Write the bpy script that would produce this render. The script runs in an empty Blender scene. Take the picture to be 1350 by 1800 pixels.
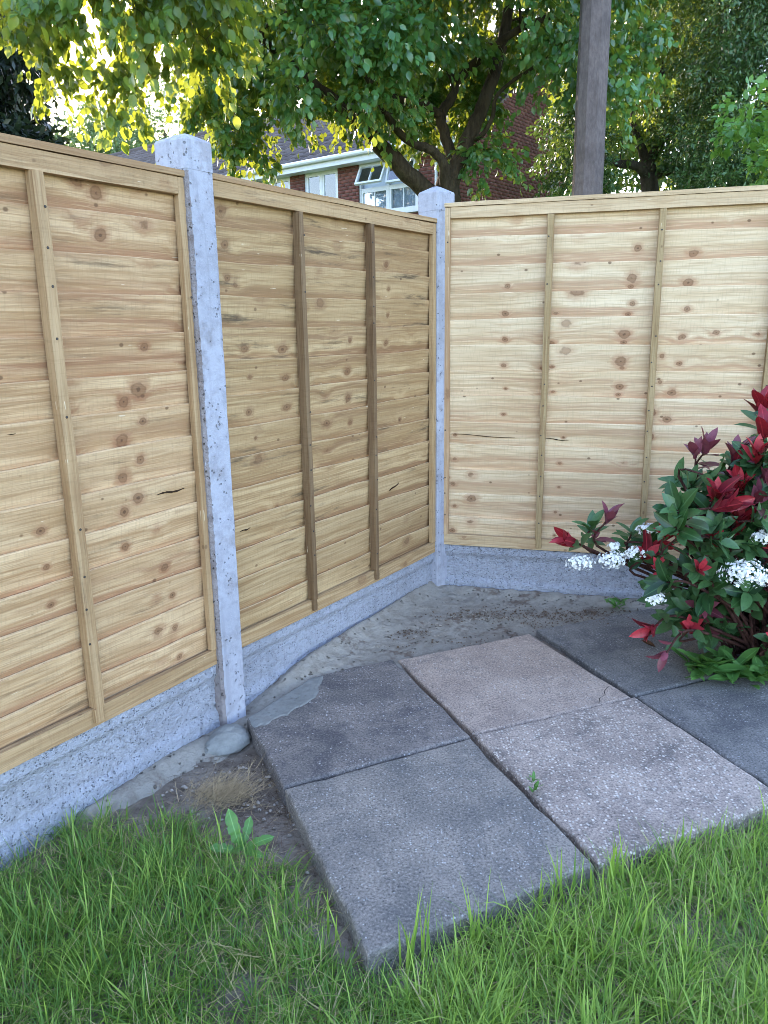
import bpy, bmesh, math, random
import numpy as np
from mathutils import Matrix, Vector
random.seed(7)
rng = np.random.default_rng(7)
S = bpy.context.scene
COL = S.collection

# ------------------------------------------------------------------ camera
CAM_H = 1.25
F_PX, CX, CY = 1352.0, 675.0, 900.0
CM = np.array([[0.999897859, 0.0142923586, 0.0],
               [-0.00340194968, 0.23800146, -0.971258839],
               [-0.0138815796, 0.971159634, 0.238025772]])
cam_d = bpy.data.cameras.new('camera')
cam = bpy.data.objects.new('camera', cam_d)
COL.objects.link(cam)
m4 = Matrix.Identity(4)
for i in range(3):
    for j in range(3):
        m4[i][j] = CM[i][j]
m4[2][3] = CAM_H
cam.matrix_world = m4
cam_d.sensor_fit = 'VERTICAL'
cam_d.sensor_height = 36.0
cam_d.lens = F_PX / 1800.0 * 36.0
cam_d.clip_start = 0.05
cam_d.clip_end = 2000
S.camera = cam

# ------------------------------------------------------------------ sky, sun, exposure
SUN_AZ, SUN_EL = math.radians(-20.0), math.radians(17.0)     # azimuth from +Y, towards +X positive
w = bpy.data.worlds.new('World')
S.world = w
w.use_nodes = True
wn = w.node_tree
sky = wn.nodes.new('ShaderNodeTexSky')
sky.sky_type = 'NISHITA'
sky.sun_disc = False
sky.sun_elevation = SUN_EL
sky.sun_rotation = SUN_AZ
sky.air_density = 1.0
sky.dust_density = 1.2
sky.ozone_density = 1.0
wn.nodes['Background'].inputs['Strength'].default_value = 0.15
wn.links.new(sky.outputs['Color'], wn.nodes['Background'].inputs['Color'])
sun_d = bpy.data.lights.new('sun', 'SUN')
sun_d.energy = 2.6
sun_d.angle = math.radians(0.5)
sun_d.color = (1.0, 0.86, 0.66)
sun = bpy.data.objects.new('sun', sun_d)
COL.objects.link(sun)
sdir = Vector((math.sin(SUN_AZ) * math.cos(SUN_EL), math.cos(SUN_AZ) * math.cos(SUN_EL), math.sin(SUN_EL)))
sun.rotation_euler = sdir.to_track_quat('Z', 'Y').to_euler()
sun.location = (-8, 20, 14)
S.view_settings.view_transform = 'Standard'
S.view_settings.look = 'None'
S.view_settings.gamma = 1.0
S.view_settings.exposure = 3.05
S.view_settings.use_white_balance = True
S.view_settings.white_balance_temperature = 6250
S.view_settings.white_balance_tint = 20
S.render.engine = 'CYCLES'
S.cycles.filter_width = 0.9
S.cycles.max_bounces = 8
S.cycles.transparent_max_bounces = 8

# ------------------------------------------------------------------ projection helpers (photo 1350 x 1800 -> a place in the world)
def ray(px, py):
    v = CM @ np.array([(px - CX) / F_PX, -(py - CY) / F_PX, -1.0])
    return v
def at(px, py, Y):
    v = ray(px, py)
    return Vector(v * (Y / v[1])) + Vector((0, 0, CAM_H))
def ground(px, py, z=0.0):
    v = ray(px, py)
    return Vector(v * ((z - CAM_H) / v[2])) + Vector((0, 0, CAM_H))
def project(P):
    q = (np.asarray(P) - np.array([0, 0, CAM_H])) @ CM
    return CX + F_PX * q[..., 0] / -q[..., 2], CY - F_PX * q[..., 1] / -q[..., 2]

# ------------------------------------------------------------------ node helpers
class NT:
    def __init__(self, name):
        self.m = bpy.data.materials.new(name)
        self.m.use_nodes = True
        self.t = self.m.node_tree
        self.t.nodes.clear()
    def n(self, typ, ins=None, **props):
        nd = self.t.nodes.new(typ)
        for k, v in props.items():
            setattr(nd, k, v)
        for k, v in (ins or {}).items():
            self.set(nd.inputs[k], v)
        return nd
    def set(self, sock, v):
        if isinstance(v, bpy.types.NodeSocket):
            self.t.links.new(v, sock)
        elif isinstance(v, bpy.types.Node):
            self.t.links.new(v.outputs[0], sock)
        else:
            if isinstance(v, tuple) and len(v) == 3 and sock.type == 'RGBA':
                v = v + (1.0,)
            sock.default_value = v
    def math(self, op, a, b=0.0, c=None, clamp=False):
        nd = self.n('ShaderNodeMath', operation=op, use_clamp=clamp)
        self.set(nd.inputs[0], a); self.set(nd.inputs[1], b)
        if c is not None: self.set(nd.inputs[2], c)
        return nd.outputs[0]
    def step(self, v, lo, hi, a=0.0, b=1.0):
        nd = self.n('ShaderNodeMapRange', interpolation_type='SMOOTHSTEP')
        self.set(nd.inputs[0], v)
        for i, x in enumerate((lo, hi, a, b)): self.set(nd.inputs[1 + i], x)
        return nd.outputs[0]
    def mix(self, f, a, b, mode='MIX'):
        nd = self.n('ShaderNodeMix', data_type='RGBA', blend_type=mode)
        self.set(nd.inputs[0], f); self.set(nd.inputs[6], a); self.set(nd.inputs[7], b)
        return nd.outputs[2]
    def xyz(self, x, y, z):
        return self.n('ShaderNodeCombineXYZ', {0: x, 1: y, 2: z}).outputs[0]
    def sep(self, v):
        nd = self.n('ShaderNodeSeparateXYZ', {0: v})
        return nd.outputs[0], nd.outputs[1], nd.outputs[2]
    def noise(self, vec, scale=1.0, detail=3.0, rough=0.55, dist=0.0):
        return self.n('ShaderNodeTexNoise', {'Vector': vec, 'Scale': scale, 'Detail': detail, 'Roughness': rough, 'Distortion': dist}).outputs[0]
    def voro(self, vec, scale=1.0, feature='F1', out='Distance', rand=1.0):
        return self.n('ShaderNodeTexVoronoi', {'Vector': vec, 'Scale': scale, 'Randomness': rand}, feature=feature).outputs[out]
    def obj(self):
        return self.n('ShaderNodeTexCoord').outputs['Object']
    def pos(self):
        return self.n('ShaderNodeNewGeometry').outputs['Position']
    def attr(self, name, typ='GEOMETRY'):
        return self.n('ShaderNodeAttribute', attribute_name=name, attribute_type=typ).outputs['Fac']
    def bump(self, h, strength=0.5, dist=0.01, normal=None):
        nd = self.n('ShaderNodeBump', {'Strength': strength, 'Distance': dist, 'Height': h})
        if normal is not None: self.set(nd.inputs['Normal'], normal)
        return nd.outputs[0]
    def pbr(self, color, rough=0.8, spec=0.3, normal=None, **kw):
        nd = self.n('ShaderNodeBsdfPrincipled', {'Base Color': color, 'Roughness': rough, 'Specular IOR Level': spec})
        for k, v in kw.items(): self.set(nd.inputs[k], v)
        if normal is not None: self.set(nd.inputs['Normal'], normal)
        return nd.outputs[0]
    def out(self, shader):
        o = self.n('ShaderNodeOutputMaterial')
        self.t.links.new(shader, o.inputs[0])
        return self.m

# ------------------------------------------------------------------ materials
def wood_mat(name, pale, tan, red, stain=0.0, knot_amt=1.0, arch=1.0, series=()):
    # series: knots that recur in boards sawn one after another: (u, drift per row, v, radius, stretch, first row, last row)
    N = NT(name)
    mul = lambda a, b: N.math('MULTIPLY', a, b)
    u, v, _ = N.sep(N.n('ShaderNodeUVMap', uv_map='uv').outputs[0])
    bid = N.attr('bid')
    warp = N.noise(N.xyz(mul(u, 3.0), mul(v, 9.0), bid), 1.0, 2)
    vw = N.math('ADD', v, mul(N.math('SUBTRACT', warp, 0.5), 0.022))
    rag = mul(N.math('SUBTRACT', N.noise(N.xyz(mul(u, 45.0), mul(v, 60.0), mul(bid, 6.0)), 1.0, 2), 0.5), 0.16)
    kv = N.n('ShaderNodeTexVoronoi', {'Vector': N.xyz(mul(u, 6.0), mul(vw, 8.0), mul(bid, 0.75)), 'Scale': 1.0, 'Randomness': 1.0})
    kd = N.math('ADD', kv.outputs['Distance'], rag)
    ksel, ksz, _b = N.sep(kv.outputs['Color'])
    kr = N.math('ADD', 0.045, mul(mul(ksz, ksz), 0.125))                        # knot radius differs from knot to knot
    kn = N.math('DIVIDE', kd, kr)
    kon = N.step(ksel, 0.10, 0.15)
    if series:
        row = N.attr('row')
        halo2 = None
        for (ku, kdr, kv_, krad, kst, ra_, rb_) in series:
            wn_ = N.n('ShaderNodeTexWhiteNoise', {'W': N.math('ADD', row, ku * 57.0)}, noise_dimensions='1D').outputs[0]
            jit = mul(N.math('SUBTRACT', wn_, 0.5), 0.024)
            du = N.math('SUBTRACT', u, N.math('ADD', N.math('MULTIPLY_ADD', row, kdr, ku), jit))
            dv = N.math('SUBTRACT', v, N.math('MULTIPLY_ADD', jit, 0.7, kv_))
            off_ = mul(N.math('SUBTRACT', 1.0, N.math('COMPARE', row, (ra_ + rb_) / 2, (rb_ - ra_) / 2 + 0.25)), 9.0)
            dd = N.math('SQRT', N.math('ADD', N.math('POWER', mul(N.math('ABSOLUTE', du), 1.0 / (krad * kst)), 2.0), N.math('POWER', mul(N.math('ABSOLUTE', dv), 1.0 / krad), 2.0)))
            dd = N.math('ADD', N.math('ADD', mul(dd, N.math('MULTIPLY_ADD', wn_, 0.9, 0.7)), off_), mul(rag, 6.0))
            kn = N.math('MINIMUM', kn, N.math('MAXIMUM', dd, N.math('SUBTRACT', 0.0, kon))) if halo2 is None else N.math('MINIMUM', kn, dd)
            hk = N.math('POWER', 2.718, mul(mul(dd, dd), -0.30))
            halo2 = hk if halo2 is None else N.math('MAXIMUM', halo2, hk)
        kon = N.math('MAXIMUM', kon, N.step(halo2, 0.1, 0.2))
    kd2 = N.voro(N.xyz(mul(u, 11.0), mul(vw, 15.0), mul(bid, 1.5)), 1.0)
    halo = mul(kon, N.math('POWER', 2.718, mul(mul(kd, kd), -14.0)))
    if series: halo = N.math('MAXIMUM', halo, halo2)
    f1 = N.noise(N.xyz(mul(u, 0.75), mul(vw, 6.0), mul(bid, 0.9)), 1.0, 1.5, 0.45)
    fld = N.math('ADD', f1, mul(halo, 0.10))
    fld = N.math('ADD', fld, mul(N.math('SUBTRACT', N.noise(N.xyz(mul(u, 7.0), mul(v, 60.0), bid), 1.0, 2), 0.5), 0.022))
    ring = N.step(N.math('SINE', mul(fld, 62.0)), -0.5, 1.0)
    fib = N.noise(N.xyz(mul(u, 7.0), mul(v, 330.0), mul(bid, 5.0)), 1.0, 4, 0.65)
    band = N.noise(N.xyz(mul(u, 0.8), N.math('ADD', mul(vw, 22.0), mul(halo, 0.7)), mul(bid, 1.1)), 1.0, 3, 0.55)
    tone = N.noise(N.xyz(mul(u, 1.8), mul(v, 7.0), mul(bid, 9.0)), 1.0, 3)
    lines = N.noise(N.xyz(mul(u, 0.7), N.math('ADD', mul(vw, 95.0), mul(fld, 9.0)), mul(bid, 3.3)), 1.0, 2, 0.5)
    rowt = N.n('ShaderNodeTexWhiteNoise', {'W': mul(bid, 31.7)}, noise_dimensions='1D').outputs[0]
    c = N.mix(N.step(tone, 0.32, 0.68), pale, tan)
    c = N.mix(mul(ring, 0.24 * arch), c, tuple(x * y for x, y in zip(tan, (0.74, 0.62, 0.50))))
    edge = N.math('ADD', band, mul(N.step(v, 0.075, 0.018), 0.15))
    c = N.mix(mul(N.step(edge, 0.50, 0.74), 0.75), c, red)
    c = N.mix(mul(N.step(band, 0.46, 0.30), 0.55), c, tuple(min(1, x * y) for x, y in zip(pale, (1.12, 1.16, 1.22))))
    c = N.mix(mul(N.step(lines, 0.52, 0.64), 0.50), c, tuple(x * y for x, y in zip(tan, (0.66, 0.55, 0.45))))
    mids = N.noise(N.xyz(mul(u, 5.5), mul(vw, 150.0), mul(bid, 7.0)), 1.0, 3, 0.6)
    c = N.mix(mul(N.step(mids, 0.52, 0.64), 0.45), c, tuple(x * y for x, y in zip(tan, (0.60, 0.50, 0.42))))
    c = N.mix(mul(N.step(mids, 0.46, 0.36), 0.28), c, tuple(min(1, x * 1.2) for x in pale))
    saw = N.noise(N.xyz(mul(u, 170.0), mul(v, 22.0), mul(bid, 2.0)), 1.0, 2, 0.5)
    c = N.mix(mul(N.step(saw, 0.52, 0.66), 0.20), c, tuple(x * 0.6 for x in tan))
    c = N.mix(mul(N.step(fib, 0.48, 0.72), 0.34), c, tuple(x * 0.5 for x in tan))
    c = N.mix(mul(N.step(fib, 0.50, 0.30), 0.16), c, tuple(min(1, x * 1.25) for x in pale))
    c = N.mix(mul(rowt, 0.35), c, tuple(x * 0.82 for x in tan))
    c = N.mix(mul(mul(kon, N.step(kn, 2.6, 0.9)), 0.50 * knot_amt), c, red)
    c = N.mix(mul(mul(kon, N.step(kn, 1.15, 0.8)), 0.62 * knot_amt), c, (0.20, 0.10, 0.048))
    rim = mul(N.step(kn, 0.72, 0.92), N.step(kn, 1.22, 1.0))
    c = N.mix(mul(mul(kon, rim), 0.28 * knot_amt), c, (0.085, 0.042, 0.02))
    c = N.mix(mul(mul(kon, N.step(kn, 0.36, 0.12)), 0.6 * knot_amt), c, (0.06, 0.03, 0.016))
    c = N.mix(mul(N.step(kd2, 0.10, 0.05), 0.75 * knot_amt), c, (0.12, 0.06, 0.03))
    if stain > 0:
        st = N.noise(N.xyz(mul(u, 3.0), mul(v, 26.0), mul(bid, 2.5)), 1.0, 5, 0.7)
        c = N.mix(mul(N.step(st, 0.56, 0.74), stain), c, (0.085, 0.06, 0.038))
        fl = N.noise(N.xyz(mul(u, 14.0), mul(v, 110.0), mul(bid, 4.5)), 1.0, 2, 0.5)
        c = N.mix(mul(N.step(fl, 0.745, 0.775), 0.7), c, (0.72, 0.60, 0.42))
    h = N.math('ADD', mul(fib, 0.8), mul(ring, 0.25))
    h = N.math('ADD', h, mul(N.noise(N.xyz(mul(u, 90.0), mul(v, 25.0), bid), 1.0, 2), 0.25))
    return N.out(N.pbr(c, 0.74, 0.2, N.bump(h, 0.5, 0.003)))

def concrete_mat(name, base, dark, pit_scale=90.0, bump=0.7, bdist=0.006, rust=0.0, mid=18.0, pits=True, cut=0.575):
    N = NT(name)
    p = N.pos()
    n1 = N.noise(p, 3.0, 4)
    n2 = N.noise(p, mid, 4, 0.65)
    n3 = N.noise(p, 160.0, 3, 0.7)
    pit = N.voro(p, pit_scale)
    psel = N.noise(p, pit_scale * 0.45, 1)
    pm = N.math('MULTIPLY', N.step(pit, 0.36, 0.20), N.step(psel, cut, cut + 0.045))
    c = N.mix(N.step(n1, 0.3, 0.7), base, tuple(x * 0.82 for x in base))
    c = N.mix(N.math('MULTIPLY', N.step(n2, 0.42, 0.70), 0.55), c, dark)
    c = N.mix(N.math('MULTIPLY', N.step(n3, 0.55, 0.75), 0.35), c, tuple(x * 1.25 for x in base))
    if rust > 0:
        r = N.noise(p, 9.0, 4, 0.7)
        c = N.mix(N.math('MULTIPLY', N.step(r, 0.54, 0.66), rust), c, (0.15, 0.105, 0.08))
    sx_, sy_, sz_ = N.sep(p)
    strk = N.noise(N.xyz(N.math('MULTIPLY', sx_, 38.0), N.math('MULTIPLY', sy_, 38.0), N.math('MULTIPLY', sz_, 2.2)), 1.0, 4, 0.6)
    c = N.mix(N.math('MULTIPLY', N.step(strk, 0.52, 0.68), 0.4), c, dark)
    if pits:
        c = N.mix(N.math('MULTIPLY', pm, 0.7), c, tuple(x * 0.42 for x in dark))
    h = N.math('ADD', N.math('MULTIPLY', n2, 0.9), N.math('MULTIPLY', n3, 0.5))
    h = N.math('SUBTRACT', h, N.math('MULTIPLY', pm, 0.8))
    return N.out(N.pbr(c, 0.88, 0.2, N.bump(h, bump, bdist)))

def slab_mat(name, base, tint, fleck, amount, scale=210.0, stain=(0.05, 0.05, 0.06), patch=0.6):
    N = NT(name)
    p = N.obj()
    n1 = N.noise(p, 4.5, 4, 0.6)
    n2 = N.noise(p, 22.0, 4, 0.65)
    n3 = N.noise(p, 150.0, 3, 0.75)
    cellc = N.n('ShaderNodeTexVoronoi', {'Vector': p, 'Scale': scale, 'Randomness': 1.0})
    cd, cc = cellc.outputs['Distance'], cellc.outputs['Color']
    r, g, b = N.sep(cc)
    dens = N.math('ADD', N.math('MULTIPLY', N.math('SUBTRACT', N.noise(p, 6.0, 3), 0.5), 0.9), amount)
    fm = N.math('MULTIPLY', N.step(N.math('SUBTRACT', r, dens), 0.03, -0.03), N.step(cd, 0.50, 0.30))
    c = N.mix(N.step(n1, 0.35, 0.65), base, tint)
    c = N.mix(N.math('MULTIPLY', N.step(n2, 0.48, 0.70), patch * 0.7), c, stain)
    big = N.noise(N.n('ShaderNodeVectorMath', {0: p, 1: (base[0] * 90, 3.1, 0)}, operation='ADD').outputs[0], 2.6, 5, 0.7, 0.8)
    c = N.mix(N.math('MULTIPLY', N.step(big, 0.50, 0.66), patch), c, stain)
    c = N.mix(N.math('MULTIPLY', N.step(n3, 0.46, 0.66), 0.75), c, tuple(x * 0.42 for x in base))
    c = N.mix(N.math('MULTIPLY', N.step(n3, 0.46, 0.30), 0.5), c, tuple(min(1, x * 1.7) for x in tint))
    c = N.mix(N.math('MULTIPLY', N.step(N.noise(p, 11.0, 5, 0.7, 0.6), 0.62, 0.72), 0.35), c, tuple(min(1, x * 2.0) for x in tint))
    fc = N.mix(g, tuple(x * 0.55 for x in fleck), fleck)
    c = N.mix(N.math('MULTIPLY', fm, 0.85), c, fc)
    pit = N.math('MULTIPLY', N.step(N.voro(p, 75.0), 0.22, 0.12), N.step(N.noise(p, 30.0, 1), 0.5, 0.6))
    c = N.mix(N.math('MULTIPLY', pit, 0.6), c, (0.03, 0.03, 0.035))
    h = N.math('ADD', N.math('MULTIPLY', n3, 0.5), N.math('MULTIPLY', fm, 0.3))
    h = N.math('SUBTRACT', N.math('ADD', h, N.math('MULTIPLY', n2, 0.6)), N.math('MULTIPLY', pit, 1.0))
    return N.out(N.pbr(c, 0.85, 0.25, N.bump(h, 0.6, 0.004)))

def leaf_mat(name, dark, light, trans, tw=0.4, rough=0.38, spec=0.5, vein=False):
    N = NT(name)
    r = N.attr('rnd')
    c = N.mix(r, dark, light)
    if vein:
        e = N.attr('rib')
        c = N.mix(N.math('MULTIPLY', N.step(e, 0.14, 0.02), 0.6), c, tuple(min(1, x * 1.8 + .03) for x in light))
        c = N.mix(N.math('MULTIPLY', N.step(N.noise(N.pos(), 90.0, 2), .5, .7), .3), c, tuple(x * .55 for x in dark))
    t = N.mix(r, tuple(x * 0.8 for x in trans), trans)
    bs = N.pbr(c, rough, spec)
    tr = N.n('ShaderNodeBsdfTranslucent', {'Color': t}).outputs[0]
    mx = N.n('ShaderNodeMixShader', {0: tw, 1: bs, 2: tr}).outputs[0]
    return N.out(mx)

def bark_mat(name, a, b, sc=14.0):
    N = NT(name)
    x, y, z = N.sep(N.pos())
    p = N.xyz(N.math('MULTIPLY', x, sc), N.math('MULTIPLY', y, sc), N.math('MULTIPLY', z, sc * 0.25))
    n = N.noise(p, 1.0, 5, 0.7)
    n2 = N.noise(p, 5.0, 3, 0.6)
    c = N.mix(N.step(n, 0.35, 0.65), a, b)
    h = N.math('ADD', n, N.math('MULTIPLY', n2, 0.5))
    return N.out(N.pbr(c, 0.9, 0.15, N.bump(h, 0.8, 0.03)))

def plain_mat(name, c, rough=0.6, spec=0.3, var=0.12, sc=8.0, **kw):
    N = NT(name)
    n = N.noise(N.pos(), sc, 4, 0.6)
    cc = N.mix(N.step(n, 0.3, 0.7), c, tuple(x * (1 - var * 2) for x in c))
    return N.out(N.pbr(cc, rough, spec, **kw))

M = {}
KN_R = [(0.70, 0.0075, .062, .0150, 1.15, 6, 11), (0.695, 0.007, .024, .0095, 1.5, 6, 10), (0.90, 0.009, .040, .0125, 1.4, 5, 11), (0.865, 0.005, .075, .0120, 1.0, 4, 7), (0.052, 0.0, .060, .0090, 1.3, 0, 4), (0.014, 0.0, .08, .0120, 1.2, 0, 4),
        (0.50, 0.004, .055, .0070, 1.3, 0, 4), (0.25, 0.003, .045, .0075, 1.4, 5, 10), (0.45, 0.002, .03, .0075, 1.8, 6, 9)]
KN_L = [(1.115, 0.012, .040, .0165, 1.1, 4, 8), (1.16, 0.014, .078, .0130, 1.2, 5, 9), (1.32, -0.006, .055, .0110, 1.2, 0, 3), (0.92, 0.003, .05, .0100, 1.3, 3, 5), (1.21, -.002, .06, .017, 1.2, 12, 13)]
KN_M = [(0.345, 0.001, .050, .0140, 1.6, 7, 9), (0.06, 0.004, .060, .0140, 1.2, 11, 13), (0.70, 0.002, .060, .0110, 1.1, 6, 9), (0.94, 0.004, .055, .0090, 1.2, 9, 12), (0.20, -0.002, .065, .0080, 1.2, 6, 9)]
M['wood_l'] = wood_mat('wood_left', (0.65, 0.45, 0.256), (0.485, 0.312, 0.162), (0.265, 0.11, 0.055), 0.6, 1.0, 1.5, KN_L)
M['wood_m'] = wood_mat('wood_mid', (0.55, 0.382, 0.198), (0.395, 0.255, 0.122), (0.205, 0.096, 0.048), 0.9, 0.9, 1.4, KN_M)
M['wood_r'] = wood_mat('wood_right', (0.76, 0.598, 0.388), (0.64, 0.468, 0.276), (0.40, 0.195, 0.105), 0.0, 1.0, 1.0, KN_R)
M['frame_l'] = wood_mat('frame_left', (0.48, 0.32, 0.17), (0.37, 0.236, 0.118), (0.25, 0.13, 0.062), 0.75, 0.7)
M['frame_m'] = wood_mat('frame_mid', (0.49, 0.33, 0.17), (0.39, 0.25, 0.122), (0.27, 0.14, 0.066), 0.6, 0.6)
M['batten_m'] = wood_mat('batten_mid_weathered', (0.23, 0.145, 0.075), (0.165, 0.10, 0.05), (0.115, 0.062, 0.032), 0.6, 0.5)
M['frame_r'] = wood_mat('frame_right', (0.61, 0.45, 0.27), (0.51, 0.36, 0.20), (0.36, 0.19, 0.095), 0.3, 0.7)
M['batten_r'] = wood_mat('batten_right', (0.40, 0.28, 0.14), (0.32, 0.215, 0.10), (0.24, 0.13, 0.06), 0.5, 0.8)
M['sawn'] = plain_mat('pale_sawn_edge', (0.78, 0.56, 0.31), 0.8, 0.15, 0.15, 60.0)  # paler tone for the flat top edge of each board
M['split'] = plain_mat('split_shadow', (0.05, 0.03, 0.018), 0.9, 0.05, 0.2, 90.0)
M['post'] = concrete_mat('post_concrete', (0.40, 0.405, 0.455), (0.235, 0.23, 0.25), 80.0, 0.7, 0.006, 0.28, 26.0)
M['post_edge'] = concrete_mat('post_rough_arris', (0.30, 0.265, 0.26), (0.13, 0.10, 0.095), 110.0, 1.0, 0.008, 0.5, 40.0)
M['gravel'] = concrete_mat('gravel_board_concrete', (0.56, 0.575, 0.645), (0.31, 0.31, 0.345), 130.0, 1.0, 0.018, 0.10, 80.0, True, 0.50)
M['cement'] = concrete_mat('cement', (0.36, 0.32, 0.265), (0.19, 0.155, 0.12), 60.0, 1.0, 0.014, 0.85, 22.0)
M['cement_pale'] = concrete_mat('fresh_mortar', (0.28, 0.275, 0.25), (0.17, 0.165, 0.15), 60.0, 0.9, 0.008, 0.2, 25.0, False)
M['slab_a'] = slab_mat('slab_purple_grey', (0.16, 0.14, 0.126), (0.25, 0.21, 0.18), (0.52, 0.48, 0.45), 0.11, 150.0)
M['slab_b'] = slab_mat('slab_grey', (0.19, 0.168, 0.145), (0.30, 0.255, 0.21), (0.55, 0.52, 0.48), 0.09, 170.0, stain=(0.10, 0.10, 0.10), patch=0.5)
M['slab_d'] = slab_mat('slab_pink_buff', (0.33, 0.25, 0.20), (0.45, 0.345, 0.27), (0.60, 0.53, 0.46), 0.14, 150.0, stain=(0.17, 0.145, 0.13), patch=0.65)
M['slab_e'] = slab_mat('slab_worn_aggregate', (0.28, 0.22, 0.182), (0.42, 0.33, 0.265), (0.74, 0.65, 0.55), 0.38, 120.0, stain=(0.085, 0.08, 0.08), patch=0.75)
M['slab_f'] = slab_mat('slab_dark_grey', (0.15, 0.14, 0.128), (0.22, 0.20, 0.178), (0.44, 0.42, 0.41), 0.06, 160.0, patch=0.5)
M['pvc'] = plain_mat('white_upvc', (0.78, 0.78, 0.78), 0.4, 0.4, 0.04)
M['pebble'] = plain_mat('pale_pebble', (0.42, 0.36, 0.30), 0.8, 0.2, 0.3, 60.0)
M['debris'] = plain_mat('dry_debris', (0.17, 0.115, 0.08), 0.9, 0.1, 0.3, 60.0)
M['straw'] = plain_mat('dry_straw', (0.50, 0.37, 0.21), 0.8, 0.2, 0.25, 90.0)
M['dead_leaf'] = plain_mat('dead_leaf', (0.16, 0.075, 0.04), 0.7, 0.2, 0.3, 90.0)
M['bark'] = bark_mat('tree_bark', (0.038, 0.028, 0.018), (0.075, 0.058, 0.036))
M['bark_dark'] = bark_mat('dark_bark', (0.05, 0.04, 0.03), (0.09, 0.075, 0.055))
M['stem'] = bark_mat('shrub_stem', (0.06, 0.025, 0.02), (0.11, 0.05, 0.04), 60.0)
M['leaf_main'] = leaf_mat('lime_leaf', (0.026, 0.108, 0.030), (0.08, 0.23, 0.058), (0.42, 0.47, 0.03), 0.28, 0.30, 0.6)
M['leaf_near'] = leaf_mat('beech_leaf', (0.03, 0.085, 0.015), (0.08, 0.17, 0.03), (0.46, 0.52, 0.04), 0.34)
M['leaf_right'] = leaf_mat('thorn_leaf', (0.035, 0.105, 0.028), (0.085, 0.19, 0.045), (0.40, 0.47, 0.05), 0.32)
M['leaf_ever'] = leaf_mat('evergreen_leaf', (0.035, 0.09, 0.028), (0.08, 0.16, 0.045), (0.14, 0.22, 0.03), 0.20)
M['leaf_maple'] = leaf_mat('maple_leaf', (0.06, 0.17, 0.025), (0.11, 0.27, 0.045), (0.30, 0.5, 0.06), 0.30)
M['leaf_conifer'] = leaf_mat('conifer_leaf', (0.012, 0.022, 0.012), (0.025, 0.04, 0.018), (0.04, 0.06, 0.02), 0.1)
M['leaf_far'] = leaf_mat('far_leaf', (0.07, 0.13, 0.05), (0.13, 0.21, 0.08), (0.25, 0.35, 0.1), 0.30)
M['sh_green'] = leaf_mat('shrub_green_leaf', (0.010, 0.038, 0.012), (0.034, 0.090, 0.022), (0.08, 0.2, 0.03), 0.12, 0.34, 0.38, vein=True)
M['sh_red'] = leaf_mat('shrub_red_leaf', (0.11, 0.012, 0.020), (0.34, 0.020, 0.030), (0.45, 0.02, 0.02), 0.18, 0.36, 0.35, vein=True)
M['sh_plum'] = leaf_mat('shrub_plum_leaf', (0.055, 0.016, 0.024), (0.14, 0.028, 0.042), (0.3, 0.04, 0.04), 0.15, 0.34, 0.45, vein=True)
M['weed'] = leaf_mat('weed_leaf', (0.055, 0.15, 0.03), (0.11, 0.25, 0.055), (0.2, 0.4, 0.05), 0.22, 0.45, 0.4, vein=True)
M['petal'] = plain_mat('white_petal', (0.80, 0.80, 0.76), 0.6, 0.2, 0.04)

def grass_mat():
    N = NT('grass_blade')
    r = N.attr('rnd')
    c = N.mix(N.step(r, 0.0, 0.86), (0.075, 0.17, 0.028), (0.34, 0.47, 0.075))
    c = N.mix(N.step(r, 0.90, 0.93), c, (0.46, 0.39, 0.18))
    t = N.mix(N.step(r, 0.90, 0.93), (0.2, 0.40, 0.04), (0.35, 0.28, 0.12))
    bs = N.pbr(c, 0.5, 0.35)
    tr = N.n('ShaderNodeBsdfTranslucent', {'Color': t}).outputs[0]
    return N.out(N.n('ShaderNodeMixShader', {0: 0.3, 1: bs, 2: tr}).outputs[0])
M['grass'] = grass_mat()

def soil_mat():
    N = NT('soil_ground')
    p = N.pos()
    n1 = N.noise(p, 7.0, 5, 0.65)
    n2 = N.noise(p, 60.0, 4, 0.7)
    c = N.mix(N.step(n1, 0.35, 0.65), (0.16, 0.125, 0.098), (0.27, 0.225, 0.18))
    c = N.mix(N.step(n2, 0.5, 0.75), c, (0.085, 0.062, 0.046))
    x, y, z = N.sep(p)
    far = N.step(N.n('ShaderNodeVectorMath', {0: p}, operation='LENGTH').outputs['Value'], 3.6, 5.0)
    g = N.mix(N.noise(p, 1.5, 5, 0.7), (0.04, 0.09, 0.02), (0.09, 0.15, 0.035))
    c = N.mix(far, c, g)
    return N.out(N.pbr(c, 0.95, 0.1, N.bump(N.math('ADD', n1, n2), 0.9, 0.012)))
M['soil'] = soil_mat()

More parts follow.
